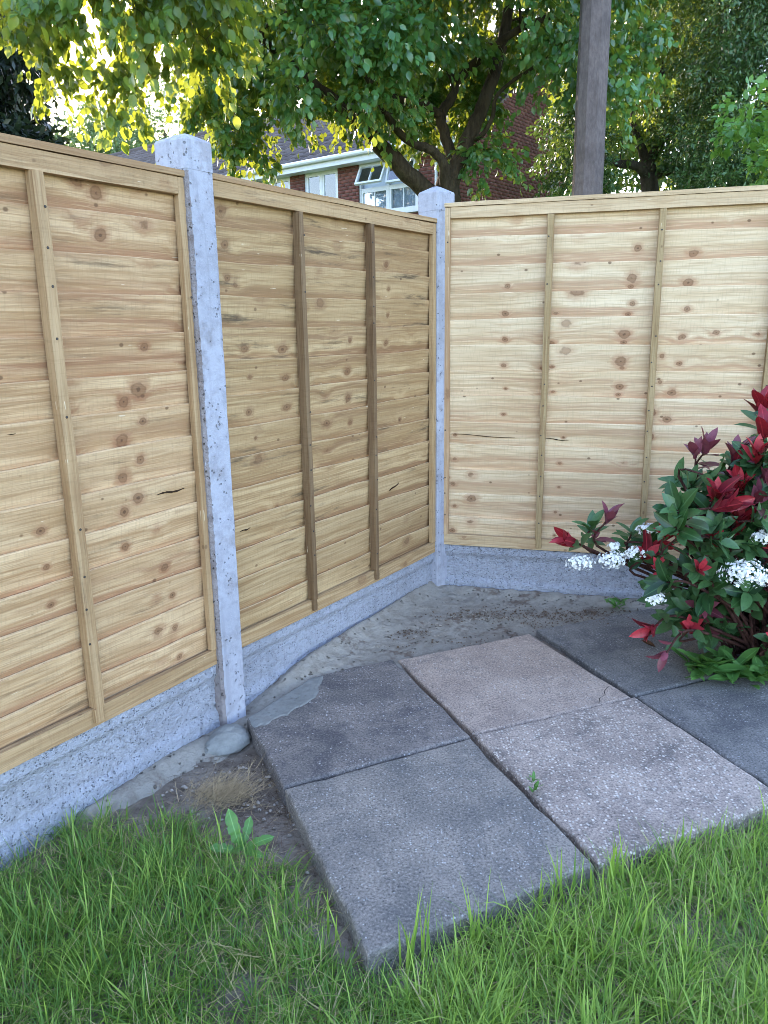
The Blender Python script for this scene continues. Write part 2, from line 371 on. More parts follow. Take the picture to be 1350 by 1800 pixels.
def brick_mat(name, a, b):
    N = NT(name)
    r = N.attr('rnd')
    n = N.noise(N.pos(), 40.0, 3, 0.6)
    c = N.mix(r, a, b)
    c = N.mix(N.math('MULTIPLY', N.step(n, 0.4, 0.7), 0.3), c, tuple(x * 0.5 for x in a))
    return N.out(N.pbr(c, 0.9, 0.15))
M['brick'] = brick_mat('red_brick', (0.15, 0.056, 0.045), (0.235, 0.09, 0.068))
M['mortar'] = plain_mat('brick_mortar', (0.24, 0.19, 0.165), 0.95, 0.1, 0.1, 20.0)
M['tile'] = brick_mat('roof_tile', (0.105, 0.085, 0.08), (0.16, 0.13, 0.12))
M['blind'] = plain_mat('white_blind', (0.72, 0.76, 0.80), 0.8, 0.1, 0.04)
M['dark_room'] = plain_mat('dim_room', (0.06, 0.065, 0.075), 0.9, 0.1, 0.2)
def glass_mat():
    N = NT('window_glass')
    g = N.n('ShaderNodeBsdfGlossy', {'Color': (1, 1, 1), 'Roughness': 0.02}).outputs[0]
    t = N.n('ShaderNodeBsdfTransparent', {'Color': (0.92, 0.96, 1.0)}).outputs[0]
    f = N.n('ShaderNodeFresnel', {'IOR': 1.5}).outputs[0]
    f = N.math('ADD', N.math('MULTIPLY', f, 2.0), 0.06, clamp=True)
    return N.out(N.n('ShaderNodeMixShader', {0: f, 1: t, 2: g}).outputs[0])
M['glass'] = glass_mat()
def pole_mat():
    N = NT('weathered_pole_wood')
    x, y, z = N.sep(N.pos())
    p = N.xyz(N.math('MULTIPLY', x, 45.0), N.math('MULTIPLY', y, 45.0), N.math('MULTIPLY', z, 16.0))
    n = N.noise(p, 1.0, 5, 0.7)
    n2 = N.noise(N.pos(), 5.0, 3)
    c = N.mix(N.step(n, 0.3, 0.7), (0.105, 0.084, 0.08), (0.155, 0.126, 0.118))
    c = N.mix(N.math('MULTIPLY', N.step(n2, 0.45, 0.7), 0.4), c, (0.06, 0.048, 0.046))
    return N.out(N.pbr(c, 0.9, 0.15, N.bump(n, 0.7, 0.01)))
M['pole'] = pole_mat()

# ------------------------------------------------------------------ object helpers
def tag(o, label=None, cat=None, group=None, kind=None):
    if label: o['label'] = label
    if cat: o['category'] = cat
    if group: o['group'] = group
    if kind: o['kind'] = kind
    return o
def empty(name, loc, label, cat, group=None, rz=0.0):
    o = bpy.data.objects.new(name, None)
    o.empty_display_size = 0.1
    COL.objects.link(o)
    o.location = loc
    o.rotation_euler = (0, 0, rz)
    return tag(o, label, cat, group)
def link(name, me, mat, parent=None, loc=None):
    o = bpy.data.objects.new(name, me)
    COL.objects.link(o)
    if mat is not None and not me.materials: me.materials.append(mat)
    if parent is not None: o.parent = parent
    if loc is not None: o.location = loc
    return o
def from_bm(name, bm, mat, parent=None, loc=None, smooth=False, bevel=0.0):
    if bevel > 0:
        bmesh.ops.bevel(bm, geom=list(bm.edges), offset=bevel, segments=1, affect='EDGES')
    bmesh.ops.recalc_face_normals(bm, faces=bm.faces)
    me = bpy.data.meshes.new(name)
    bm.to_mesh(me); bm.free()
    if smooth:
        for p in me.polygons: p.use_smooth = True
    return link(name, me, mat, parent, loc)
def add_box(bm, x0, x1, y0, y1, z0, z1, mtx=None):
    r = bmesh.ops.create_cube(bm, size=1.0)
    for vv in r['verts']:
        c = vv.co
        vv.co = Vector((x0 + (c.x + .5) * (x1 - x0), y0 + (c.y + .5) * (y1 - y0), z0 + (c.z + .5) * (z1 - z0)))
        if mtx is not None: vv.co = mtx @ vv.co
    return r['verts']
def add_tube(bm, pts, rad, n=8, cap=True):
    rings = []
    pts = [Vector(p) for p in pts]
    prev = None
    for i, p in enumerate(pts):
        t = (pts[min(i + 1, len(pts) - 1)] - pts[max(i - 1, 0)]).normalized()
        a = Vector((0, 0, 1)) if abs(t.z) < 0.9 else Vector((1, 0, 0))
        if prev is not None: a = prev
        x = (a - t * a.dot(t)).normalized()
        prev = x
        y = t.cross(x)
        r = rad[i] if hasattr(rad, '__len__') else rad
        rings.append([bm.verts.new(p + (x * math.cos(k * 2 * math.pi / n) + y * math.sin(k * 2 * math.pi / n)) * r) for k in range(n)])
    for a, b in zip(rings[:-1], rings[1:]):
        for k in range(n):
            bm.faces.new((a[k], a[(k + 1) % n], b[(k + 1) % n], b[k]))
    if cap:
        bm.faces.new(rings[0][::-1]); bm.faces.new(rings[-1])
def curve_pts(ctrl, n=6):
    # Catmull-Rom through control points, each (x,y,z,r)
    C = [np.array(c, float) for c in ctrl]
    C = [2 * C[0] - C[1]] + C + [2 * C[-1] - C[-2]]
    out = []
    for i in range(1, len(C) - 2):
        for k in range(n):
            t = k / n
            out.append(0.5 * ((2 * C[i]) + (-C[i - 1] + C[i + 1]) * t + (2 * C[i - 1] - 5 * C[i] + 4 * C[i + 1] - C[i + 2]) * t * t + (-C[i - 1] + 3 * C[i] - 3 * C[i + 1] + C[i + 2]) * t ** 3))
    out.append(C[-2])
    return [Vector(o[:3]) for o in out], [max(0.002, float(o[3])) for o in out]

def mesh_tris(name, V, T, rnd=None, smooth=False):
    me = bpy.data.meshes.new(name)
    V = np.ascontiguousarray(V, dtype=np.float32); T = np.ascontiguousarray(T, dtype=np.int32)
    me.vertices.add(len(V)); me.vertices.foreach_set('co', V.ravel())
    me.loops.add(T.size); me.loops.foreach_set('vertex_index', T.ravel())
    me.polygons.add(len(T))
    me.polygons.foreach_set('loop_start', np.arange(0, T.size, 3, dtype=np.int32))
    me.polygons.foreach_set('loop_total', np.full(len(T), 3, dtype=np.int32))
    if smooth: me.polygons.foreach_set('use_smooth', np.ones(len(T), dtype=bool))
    me.update(calc_edges=True)
    if rnd is not None:
        a = me.attributes.new('rnd', 'FLOAT', 'POINT')
        a.data.foreach_set('value', np.ascontiguousarray(rnd, dtype=np.float32))
    return me

def leaf_template(width=0.5, fold=0.12, droop=0.15, n=4, pointy=1.0):
    # unit-length leaf along +Y, face up +Z; midrib + two sides
    ys = np.linspace(0, 1, n + 1)
    V = [(0, 0, 0)]; T = []
    for y in ys[1:-1]:
        wv = width * 0.5 * (math.sin(math.pi * y ** 0.8) ** (0.8 * pointy))
        zz = -droop * y * y
        V += [(-wv, y, zz + fold * wv * 2), (0, y, zz), (wv, y, zz + fold * wv * 2)]
    V.append((0, 1, -droop))
    k = n - 1
    T += [(0, 2, 1), (0, 3, 2)]
    for i in range(k - 1):
        a = 1 + 3 * i; b = a + 3
        T += [(a, a + 1, b + 1), (a, b + 1, b), (a + 1, a + 2, b + 2), (a + 1, b + 2, b + 1)]
    a = 1 + 3 * (k - 1); tip = len(V) - 1
    T += [(a, a + 1, tip), (a + 1, a + 2, tip)]
    return np.array(V, float), np.array(T, int)
def rib_attr(me, V0):
    a = me.attributes.new('rib', 'FLOAT', 'POINT')
    a.data.foreach_set('value', np.where(np.abs(V0[:, 0]) < 1e-5, 0.0, 1.0).astype(np.float32))
def norm(a): return a / (np.linalg.norm(a, axis=-1, keepdims=True) + 1e-9)
def frames(D, Nn):
    y = norm(D); x = norm(np.cross(y, Nn)); z = np.cross(x, y)
    return np.stack([x, y, z], axis=-1)           # columns
def cloud_mesh(name, tmpl, P, D, Nn, L, rnd):
    V0, T0 = tmpl
    R = frames(D, Nn)
    V = np.einsum('nij,kj->nki', R, V0) * L[:, None, None] + P[:, None, :]
    T = T0[None] + (np.arange(len(P)) * len(V0))[:, None, None]
    return mesh_tris(name, V.reshape(-1, 3), T.reshape(-1, 3), np.repeat(rnd, len(V0)))

# ------------------------------------------------------------------ the ground
def smooth_noise(x, y, s=1.0, seed=0):
    r = np.random.default_rng(seed)
    z = 0
    for k in range(6):
        a = r.uniform(0, 2 * math.pi); fr = s * (1.0 + k * 0.7)
        z = z + np.sin((x * math.cos(a) + y * math.sin(a)) * fr + r.uniform(0, 6)) / (1 + k * 0.6)
    return z / 3.0
TH_M = math.radians(56.4)
TH_R = math.radians(-15.1)
P1 = Vector((-0.4895, 2.2329, 0)); P2 = Vector((0.2263, 3.4061, 0))
DM = Vector((math.cos(TH_M), math.sin(TH_M), 0)); NM = Vector((DM.y, -DM.x, 0))
DR = Vector((math.cos(TH_R), math.sin(TH_R), 0)); NR = Vector((DR.y, -DR.x, 0))

xs = np.concatenate([[-900, -300, -100, -40, -20, -10, -6, -4, -3], np.arange(-2.4, 2.41, 0.06), [3, 4, 6, 10, 20, 40, 100, 300, 900]])
ys_ = np.concatenate([[-900, -300, -100, -40, -15, -6, -3, -1.5, -0.6], np.arange(0, 3.61, 0.06), [4.2, 5, 7, 10, 15, 20, 30, 50, 100, 300, 900]])
GX, GY = np.meshgrid(xs, ys_)
near = (np.abs(GX) < 2.5) & (GY > -0.1) & (GY < 3.7)
GZ = np.where(near, smooth_noise(GX, GY, 5.0, 1) * 0.008 + rng.normal(0, 0.004, GX.shape), 0.0) - 0.006
nv = np.stack([GX, GY, GZ], -1).reshape(-1, 3)
ny, nx = GX.shape
idx = np.arange(nx * ny).reshape(ny, nx)
q = np.stack([idx[:-1, :-1], idx[:-1, 1:], idx[1:, 1:], idx[1:, :-1]], -1).reshape(-1, 4)
tri = np.concatenate([q[:, [0, 1, 2]], q[:, [0, 2, 3]]])
g = link('ground', mesh_tris('ground', nv, tri, smooth=True), M['soil'])
tag(g, 'bare brown earth under the lawn and beyond the fence', kind='structure')

# cement run along the foot of the fence and in the corner
def seg_dist(x, y, a, b):
    ax, ay = a[0], a[1]; dx, dy = b[0] - ax, b[1] - ay
    t = np.clip(((x - ax) * dx + (y - ay) * dy) / (dx * dx + dy * dy), 0, 1)
    return np.hypot(x - ax - t * dx, y - ay - t * dy), t
step = 0.014
bx, by = np.meshgrid(np.arange(-1.1, 2.0, step), np.arange(1.45, 3.5, step))
A0 = P1 - DM * 0.62
dl, tl = seg_dist(bx, by, A0, P1)
dm, tm = seg_dist(bx, by, P1, P2)
dr, tr = seg_dist(bx, by, P2, P2 + DR * 1.7)
wob = smooth_noise(bx, by, 14.0, 5) * 0.035 + smooth_noise(bx, by, 40.0, 6) * 0.012
wl = -0.005 + 0.115 * tl + wob * 1.3
wm = 0.10 + 0.9 * np.clip(tm * 1.4, 0, 1) + wob
wr = 0.75 + wob * 2
inside = (dl < wl) | (dm < wm) | (dr < wr)
zl = 0.030 - 0.03 * (dl / np.maximum(wl, 0.01)) ** 1.5
zm = 0.040 + 0.055 * np.exp(-dm / 0.06) * np.clip(tm * 5 - .3, 0, 1) - 0.03 * (1 - np.clip(tm * 3, 0, 1))
zr = 0.040 + 0.028 * np.exp(-dr / 0.05)
fl_ = 0.024 * np.clip((np.minimum(dm, dr) - 0.26) / 0.12, 0, 1)
zm = zm - fl_; zr = zr - fl_
bz = np.where(dm < wm, zm, -1); bz = np.maximum(bz, np.where(dr < wr, zr, -1)); bz = np.maximum(bz, np.where(dl < wl, zl, -0.015))
bz = bz + rng.normal(0, .0014, bz.shape) + np.where(bz > 0.036, smooth_noise(bx, by, 30.0, 8) * 0.004, smooth_noise(bx, by, 22.0, 8) * 0.006)
idx = np.arange(bx.size).reshape(bx.shape)
q = np.stack([idx[:-1, :-1], idx[:-1, 1:], idx[1:, 1:], idx[1:, :-1]], -1).reshape(-1, 4)
keep = inside.ravel()[q].any(1)
q = q[keep]
c_me = mesh_tris('cement_footing', np.stack([bx, by, bz], -1).reshape(-1, 3), np.concatenate([q[:, [0, 1, 2]], q[:, [0, 2, 3]]]), smooth=True)
cem = link('cement_footing', c_me, M['cement'])
tag(cem, 'rough grey cement spread along the foot of the fence', kind='structure')

# ------------------------------------------------------------------ the patio: six visible slabs on a bed
ZS = 0.052
def sl(px, py):
    p = ground(px, py, ZS); return Vector((p.x, p.y))
C0 = sl(831, 1290); e1 = sl(1116, 1222) - C0; e2 = sl(1051, 1521) - C0
bedm = bmesh.new()
bp = [C0 - e1 * 0.9 + e2 * 0.95, C0 + e1 * 2.6 + e2 * 0.95, C0 + e1 * 2.6 - e2 * 0.9, C0 + e1 * 0.2 - e2 * 0.9, C0 - e1 * 0.55 - e2 * 0.45, C0 - e1 * 0.93 + e2 * 0.0]
top = [bedm.verts.new((p.x, p.y, 0.022)) for p in bp]; bot = [bedm.verts.new((p.x, p.y, -0.03)) for p in bp]
bedm.faces.new(top); bedm.faces.new(bot[::-1])
for i in range(len(bp)):
    j = (i + 1) % len(bp); bedm.faces.new((top[i], bot[i], bot[j], top[j]))
patio = from_bm('patio', bedm, M['soil'])
tag(patio, 'small patio of square concrete slabs in the fence corner', kind='structure')
def slab(poly, mat, label, tilt=(0, 0), dz=0.0):
    r = random.Random(len(label))
    P = []
    for i, p in enumerate(poly):
        nxt = poly[(i + 1) % len(poly)]
        n = max(2, int((nxt - p).length / 0.055))
        nrm = Vector((nxt.y - p.y, p.x - nxt.x)).normalized()
        for k in range(n):
            t = k / n
            off = r.gauss(0, 0.0016) if k else 0.0
            if k and r.random() < 0.10: off -= 0.005
            P.append(p.lerp(nxt, t) + nrm * off)
    # corners are knocked round
    c = sum(poly, Vector((0, 0))) / len(poly)
    bm = bmesh.new()
    def ring(inset, z):
        out = []
        for p in P:
            d = (c - p).normalized()
            out.append(bm.verts.new((p.x + d.x * inset - c.x, p.y + d.y * inset - c.y, z + (p.x - c.x) * tilt[0] + (p.y - c.y) * tilt[1])))
        return out
    R = [ring(0.0, -0.058), ring(0.0, -0.007), ring(0.003, -0.0025), ring(0.009, 0.0)]
    for a, b in zip(R[:-1], R[1:]):
        for k in range(len(P)):
            f = bm.faces.new((a[k], a[(k + 1) % len(P)], b[(k + 1) % len(P)], b[k]))
    bm.faces.new(R[-1]); bm.faces.new(R[0][::-1])
    o = from_bm('slab', bm, mat, patio, (c.x, c.y, ZS + dz))
    o['label'] = label
    return o
gap = 0.006
def quad(i, j, ins=0.004):
    o = C0 + e1 * i + e2 * j
    u1 = e1.normalized() * ins; u2 = e2.normalized() * ins
    return [o + u1 + u2, o + u1 - u2 + e2, o - u1 - u2 + e1 + e2, o - u1 + u2 + e1]
slab([sl(831, 1292) - Vector((0.008, 0.002)), sl(690, 1158), sl(622, 1171), sl(548, 1190), sl(434, 1262), sl(498, 1383)], M['slab_a'], 'purple-grey slab cut to the fence with pale mortar on its corner', (0.0, 0.0), 0.0)
slab([sl(831, 1298) - Vector((0.006, 0.0)), sl(501, 1387), sl(646, 1680), sl(1044, 1520)], M['slab_b'], 'large plain grey slab at the front left of the patio', (0, 0), 0.002)
slab([C0 + Vector((0.006, 0.007)), sl(1110, 1224), sl(930, 1112), sl(699, 1158)], M['slab_d'], 'pinkish buff slab with a cracked corner behind the middle joint', (0, 0), -0.003)
slab([p for p in quad(0, 0, 0.005)], M['slab_e'], 'worn slab with pale aggregate showing at the front right', (0, 0), 0.0)
slab([p for p in quad(1, -1, 0.005)], M['slab_f'], 'dark grey slab beneath the left side of the shrub', (0, 0), -0.004)
slab([p for p in quad(1, 0, 0.005)], M['slab_f'], 'dark grey slab at the right edge below the green weeds', (0, 0), -0.002)
bm = bmesh.new()
ck = [sl(1070, 1205), sl(1062, 1214), sl(1064, 1220), sl(1054, 1226), sl(1053, 1236)]
ca = [bm.verts.new((p.x - .0014, p.y, ZS - .0022)) for p in ck]; cb = [bm.verts.new((p.x + .0012, p.y + .001, ZS - .0022)) for p in ck]
for k in range(len(ck) - 1): bm.faces.new((ca[k], ca[k + 1], cb[k + 1], cb[k]))
from_bm('crack', bm, plain_mat('crack_dirt', (0.03, 0.025, 0.02), 0.9, 0.05), patio)
# mortar smear over the corner of the cut slab
bm = bmesh.new()
mp = [sl(437, 1262), sl(548, 1192), sl(568, 1188), sl(556, 1226), sl(514, 1252), sl(464, 1276), sl(444, 1278)]
mc = sum(mp, Vector((0, 0))) / len(mp)
ringv = []
MP = []
for i, p in enumerate(mp):
    for k in range(5):
        MP.append(p.lerp(mp[(i + 1) % len(mp)], k / 5) + Vector((random.gauss(0, 1), random.gauss(0, 1))) * (.0055 if 2 <= i <= 5 else .0012))
o_ = [bm.verts.new((p.x, p.y, ZS + 0.001)) for p in MP]
i_ = [bm.verts.new((p.lerp(mc, 0.12).x, p.lerp(mc, 0.12).y, ZS + 0.0035)) for p in MP]
for k in range(len(MP)):
    bm.faces.new((o_[k], o_[(k + 1) % len(MP)], i_[(k + 1) % len(MP)], i_[k]))
bm.faces.new(i_)
from_bm('mortar_smear', bm, M['cement_pale'], patio)

# ------------------------------------------------------------------ fence
def uv_bid(me, fn, bid, row=-5.0):
    ul = me.uv_layers.new(name='uv')
    a = me.attributes.new('bid', 'FLOAT', 'POINT')
    a.data.foreach_set('value', np.full(len(me.vertices), bid, dtype=np.float32))
    a2 = me.attributes.new('row', 'FLOAT', 'POINT')
    a2.data.foreach_set('value', np.full(len(me.vertices), row, dtype=np.float32))
    for lp in me.loops:
        ul.data[lp.index].uv = fn(me.vertices[lp.vertex_index].co)
def timber(name, x0, x1, y0, y1, z0, z1, mat, parent, bid, vertical=False, bow=0.0):
    """a sawn length with a slight bow; local x along the panel, -y towards the viewer"""
    bm = bmesh.new()
    L = (z1 - z0) if vertical else (x1 - x0)
    n = max(2, int(L / 0.16))
    ph = random.uniform(0, 6)
    rings = []
    for k in range(n + 1):
        t = k / n
        b = bow * math.sin(t * 3.0 + ph) + random.gauss(0, 0.0006)
        if vertical:
            z = z0 + t * L
            pts = [(x0 + b, y0, z), (x1 + b + random.gauss(0, .0006), y0, z), (x1 + b, y1, z), (x0 + b, y1, z)]
        else:
            x = x0 + t * L
            pts = [(x, y0, z0 + b), (x, y0, z1 + b), (x, y1, z1 + b), (x, y1, z0 + b)]
        rings.append([bm.verts.new(p) for p in pts])
    for a, b in zip(rings[:-1], rings[1:]):
        for k in range(4): bm.faces.new((a[k], a[(k + 1) % 4], b[(k + 1) % 4], b[k]))
    bm.faces.new(rings[0][::-1]); bm.faces.new(rings[-1])
    ed = [e for e in bm.edges if abs((e.verts[0].co - e.verts[1].co).normalized().dot(Vector((0, 0, 1)) if vertical else Vector((1, 0, 0)))) > 0.9]
    bmesh.ops.bevel(bm, geom=ed, offset=0.0022, segments=1, affect='EDGES')
    o = from_bm(name, bm, mat, parent)
    if vertical: uv_bid(o.data, lambda c: (c.z, c.x + c.y), bid)
    else: uv_bid(o.data, lambda c: (c.x, c.z + c.y), bid)
    return o
def lap_board(x0, x1, z0, z1, mat, parent, bid, seed, wave, row):
    """tapered board: its top edge stands proud of the board above"""
    r = random.Random(seed)
    n = 26
    ph, ph2 = r.uniform(0, 6), r.uniform(0, 6)
    tilt = r.gauss(0, 0.004)
    bm = bmesh.new()
    rings = []
    for k in range(n + 1):
        t = k / n
        x = x0 + (x1 - x0) * t
        dzv = tilt * (t - .5) + wave * math.sin(t * 5 + ph) * 0.6 + wave * 0.35 * math.sin(t * 15 + ph2) + r.gauss(0, 0.0005)
        dy = 0.0015 * math.sin(t * 4 + ph2)
        zt = z1 + dzv; zb = z0
        yf, yb = -0.0132 + dy, 0.0030 + dy * .5
        pts = [(x, yb, zb), (x, (yf + yb) / 2 - 0.0005, (zb + zt) / 2), (x, yf, zt - 0.0025), (x, yf + 0.0015, zt), (x, yf + 0.0085, zt), (x, yb + 0.004, zb)]
        rings.append([bm.verts.new(p) for p in pts])
    m = 6
    for a, b in zip(rings[:-1], rings[1:]):
        for k in range(m): bm.faces.new((a[k], a[(k + 1) % m], b[(k + 1) % m], b[k]))
    bm.faces.new(rings[0][::-1]); bm.faces.new(rings[-1])
    bm.faces.ensure_lookup_table()
    for a, b in zip(rings[:-1], rings[1:]):
        vs_ = {a[3], a[4], b[3], b[4]}
        for f in a[3].link_faces:
            if all(v_ in vs_ for v_ in f.verts): f.material_index = 1
    o = from_bm('board', bm, mat, parent)
    o.data.materials.append(M['sawn'])
    uv_bid(o.data, lambda c: (c.x, c.z - z0 - (0.004 if c.y > -0.006 and c.z > z1 - .01 else 0)), bid, row)
    return o
def panel(origin, th, W, z0, z1, rows, battens, bmat, fmat, vmat, label, seed, group_rows, side=(True, True), vbatten=0.034, cap_over=0.0, shift=0.0, batten_lean=None):
    t = empty('fence_panel', (origin.x, origin.y, 0), label, 'fence panel', 'new timber lap fence panels', th)
    random.seed(seed)
    H = z1 - z0
    rail = 0.044
    pitch = (H - 0.05) / rows
    zb = z0 + 0.02
    for i in range(rows):
        gidx = sum(1 for gr in group_rows if i >= gr)
        bid = seed * 3.1 + gidx * 13.7 + i * 0.16
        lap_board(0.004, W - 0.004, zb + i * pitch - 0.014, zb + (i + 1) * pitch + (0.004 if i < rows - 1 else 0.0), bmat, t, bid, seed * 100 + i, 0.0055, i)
    # frame: rails, side battens, upright battens, capping
    timber('top_rail', 0.034 if side[0] else 0.0, W - (0.034 if side[1] else 0.0), -0.034, -0.0135, z1 - 0.012 - rail, z1 - 0.012, fmat, t, seed + 50.3, False, 0.001)
    timber('bottom_rail', 0.0, W, -0.030, -0.0135, z0, z0 + 0.05, fmat, t, seed + 61.7, False, 0.0012)
    timber('capping', -0.003, W + 0.003, -0.038, 0.028, z1 - 0.0105, z1 + 0.006, fmat, t, seed + 71.1, False, 0.0012)
    timber('back_rail', 0.0, W, 0.0135, 0.032, z1 - 0.012 - rail, z1 - 0.012, fmat, t, seed + 75.1, False, 0.001)
    timber('back_rail', 0.0, W, 0.0135, 0.032, z0, z0 + 0.05, fmat, t, seed + 77.1, False, 0.001)
    if side[0]: timber('side_batten', 0.0, 0.032, -0.0325, -0.0135, z0 + 0.0505, z1 - 0.013, fmat, t, seed + 81.2, True, 0.0012)
    if side[1]: timber('side_batten', W - 0.032, W, -0.0325, -0.0135, z0 + 0.0505, z1 - 0.013, fmat, t, seed + 86.4, True, 0.0012)
    for k, x in enumerate(battens):
        timber('batten', x - vbatten / 2, x + vbatten / 2, -0.0435, -0.0145, z0 + 0.052, z1 - 0.012 - rail - 0.002, vmat, t, seed + 91.3 + k * 5.7, True, 0.003)
        # the foot of the batten laps over the bottom rail
        timber('batten_foot', x - vbatten / 2 + 0.0005, x + vbatten / 2 - 0.0005, -0.0430, -0.0305, z0 + 0.012, z0 + 0.0517, vmat, t, seed + 91.3 + k * 5.7, True, 0.0)
    return t
def split(panel_obj, u, zz, L, y=-0.0085, slope=0.0, w=0.0035):
    bm = bmesh.new()
    n = 14; top_ = []; bot_ = []
    for k in range(n + 1):
        t = k / n; hw = w * math.sin(math.pi * (0.04 + .92 * t)) * random.uniform(.5, 1.1) * .5
        zc = zz + slope * t + 0.002 * math.sin(t * 7)
        top_.append(bm.verts.new((u + L * t, y, zc + hw))); bot_.append(bm.verts.new((u + L * t, y, zc - hw)))
    for k in range(n): bm.faces.new((top_[k], top_[k + 1], bot_[k + 1], bot_[k]))
    r = bmesh.ops.extrude_face_region(bm, geom=list(bm.faces))
    for e in r['geom']:
        if isinstance(e, bmesh.types.BMVert): e.co.y += 0.006
    from_bm('split', bm, M['split'], panel_obj)
bm = bmesh.new(); bmesh.ops.create_cone(bm, segments=7, radius1=0.0036, radius2=0.003, depth=0.0016, cap_ends=True)
bmesh.ops.rotate(bm, verts=bm.verts, cent=(0, 0, 0), matrix=Matrix.Rotation(math.pi / 2, 3, 'X'))
NAIL = bpy.data.meshes.new('nail'); bm.to_mesh(NAIL); bm.free()
NAIL.materials.append(plain_mat('rusty_nail', (0.06, 0.045, 0.035), 0.6, 0.4, 0.3, 200.0))
def nails(t, xs_, z0, z1, n, y):
    for x in xs_:
        for k in range(n):
            if random.random() < 0.3: continue
            o = bpy.data.objects.new('nail', NAIL); COL.objects.link(o); o.parent = t
            o.location = (x + random.gauss(0, .004), y, z0 + (z1 - z0) * (k + .5) / n + random.gauss(0, .012))
# plane fitted to the fronts of the mid panel
MID = (P1 + P2) / 2
FR = 0.034
o_m = MID - NM * FR                      # panel mid-plane sits behind its batten fronts
def along(o, d, p): return (p - o).dot(d)
s1 = along(o_m, DM, P1) + 0.03; s2 = along(o_m, DM, P2) - 0.02
pm_ = panel(o_m + DM * s1, TH_M, s2 - s1, 0.232, 1.660, 14, [0.428, 0.832], M['wood_m'], M['frame_m'], M['batten_m'],
      'olive-brown timber panel with dark weathered battens between the two concrete posts', 3, [5, 10], (False, True), 0.021)
TH_L = math.radians(57.0)
DL = Vector((math.cos(TH_L), math.sin(TH_L), 0)); NL = Vector((DL.y, -DL.x, 0))
o_l = P1 - NL * FR - DL * 0.04
WL = 1.46
pl_ = panel(o_l - DL * WL, TH_L, WL, 0.239, 1.645, 14, [WL - 0.445, WL - 0.87, WL - 1.27], M['wood_l'], M['frame_l'], M['frame_l'],
      'honey timber panel with pale battens running out of the left edge', 11, [4, 9], (True, True), 0.028)
o_r = P2 - NR * FR
pr_ = panel(o_r + DR * 0.035, TH_R, 1.72, 0.260, 1.725, 13, [0.44, 0.872, 1.30], M['wood_r'], M['frame_r'], M['batten_r'],
      'palest timber panel standing behind the red-leaved shrub', 23, [4, 9], (True, True), 0.026)

for a in [(0.22, .806, .10), (0.34, .800, .075), (0.04, .768, .28, -.0092, -.012), (0.45, .757, .10, -.0092, -.006)]: split(pr_, *a)
for a in [(0.22, .72, .06, -.0095, .006, .005), (0.10, .61, .05, -.0095, .004, .005), (0.98, .58, .07, -.0095, .02, .005)]: split(pm_, *a)
split(pl_, WL - 0.60, 1.02, .05, -.0095, 0, .005); split(pl_, WL - .17, .80, .1, -.0115, .0, .006)
nails(pm_, [0.428, 0.832], .30, 1.58, 13, -0.0440); nails(pl_, [WL - 0.445, WL - 0.87, WL - .016], .32, 1.56, 13, -0.0440); nails(pr_, [0.44, 0.872, 1.30], .34, 1.64, 13, -0.0440); nails(pr_, [0.016], .34, 1.64, 13, -0.0330)
# gravel boards
def gravel_board(origin, th, x0, x1, ztop, label, steps):
    t = bmesh.new()
    n = int((x1 - x0) / 0.02)
    z = ztop - 0.0
    n = int((x1 - x0) / 0.0065)
    key = [(-0.020, z), (-0.024, z - 0.004), (-0.024, z - 0.034), (-0.012, z - 0.052), (-0.010, z - 0.155), (-0.022, z - 0.172), (-0.023, z - 0.300)]
    fr = [key[0], key[1]]
    for (ya, za), (yb, zb_) in zip(key[1:-1], key[2:]):
        kk = max(1, int(abs(zb_ - za) / 0.0065))
        fr += [(ya + (yb - ya) * q_ / kk, za + (zb_ - za) * q_ / kk) for q_ in range(1, kk + 1)]
    prof = [(0.02, z)] + fr + [(0.02, z - 0.300)]
    rr = np.random.default_rng(int(abs(x1) * 1000))
    fld = rr.normal(0, 1, (n + 1, len(prof)))
    fld = (fld + np.roll(fld, 1, 0) * .6 + np.roll(fld, 1, 1) * .6) / 1.4
    pit = rr.uniform(0, 1, fld.shape) < 0.05
    rings = []
    for k in range(n + 1):
        x = x0 + (x1 - x0) * k / n
        row = []
        for i, (a, b) in enumerate(prof):
            inn = 2 < i < len(prof) - 1
            amp = 0.0007 if b > z - 0.036 else 0.0013
            row.append(t.verts.new((x, a + ((fld[k, i] * amp + (0.0035 if pit[k, i] else 0)) if inn else 0), b)))
        rings.append(row)
    m = len(prof)
    for a, b in zip(rings[:-1], rings[1:]):
        for k in range(m): t.faces.new((a[k], a[(k + 1) % m], b[(k + 1) % m], b[k]))
    t.faces.new(rings[0][::-1]); t.faces.new(rings[-1])
    o = from_bm('gravel_board', t, M['gravel'], None, origin, True)
    o.rotation_euler = (0, 0, th)
    return tag(o, label, 'gravel board', 'concrete gravel boards under the panels')
gravel_board(o_m, TH_M, s1 - 0.01, s2 + 0.02, 0.229, 'pitted concrete gravel board between the two posts', 2)
gravel_board(o_l, TH_L, -WL, -0.005, 0.236, 'long pitted concrete gravel board rising from the grass at the left', 2)
gravel_board(o_r, TH_R, 0.01, 1.76, 0.257, 'ribbed concrete gravel board behind the shrub', 2)

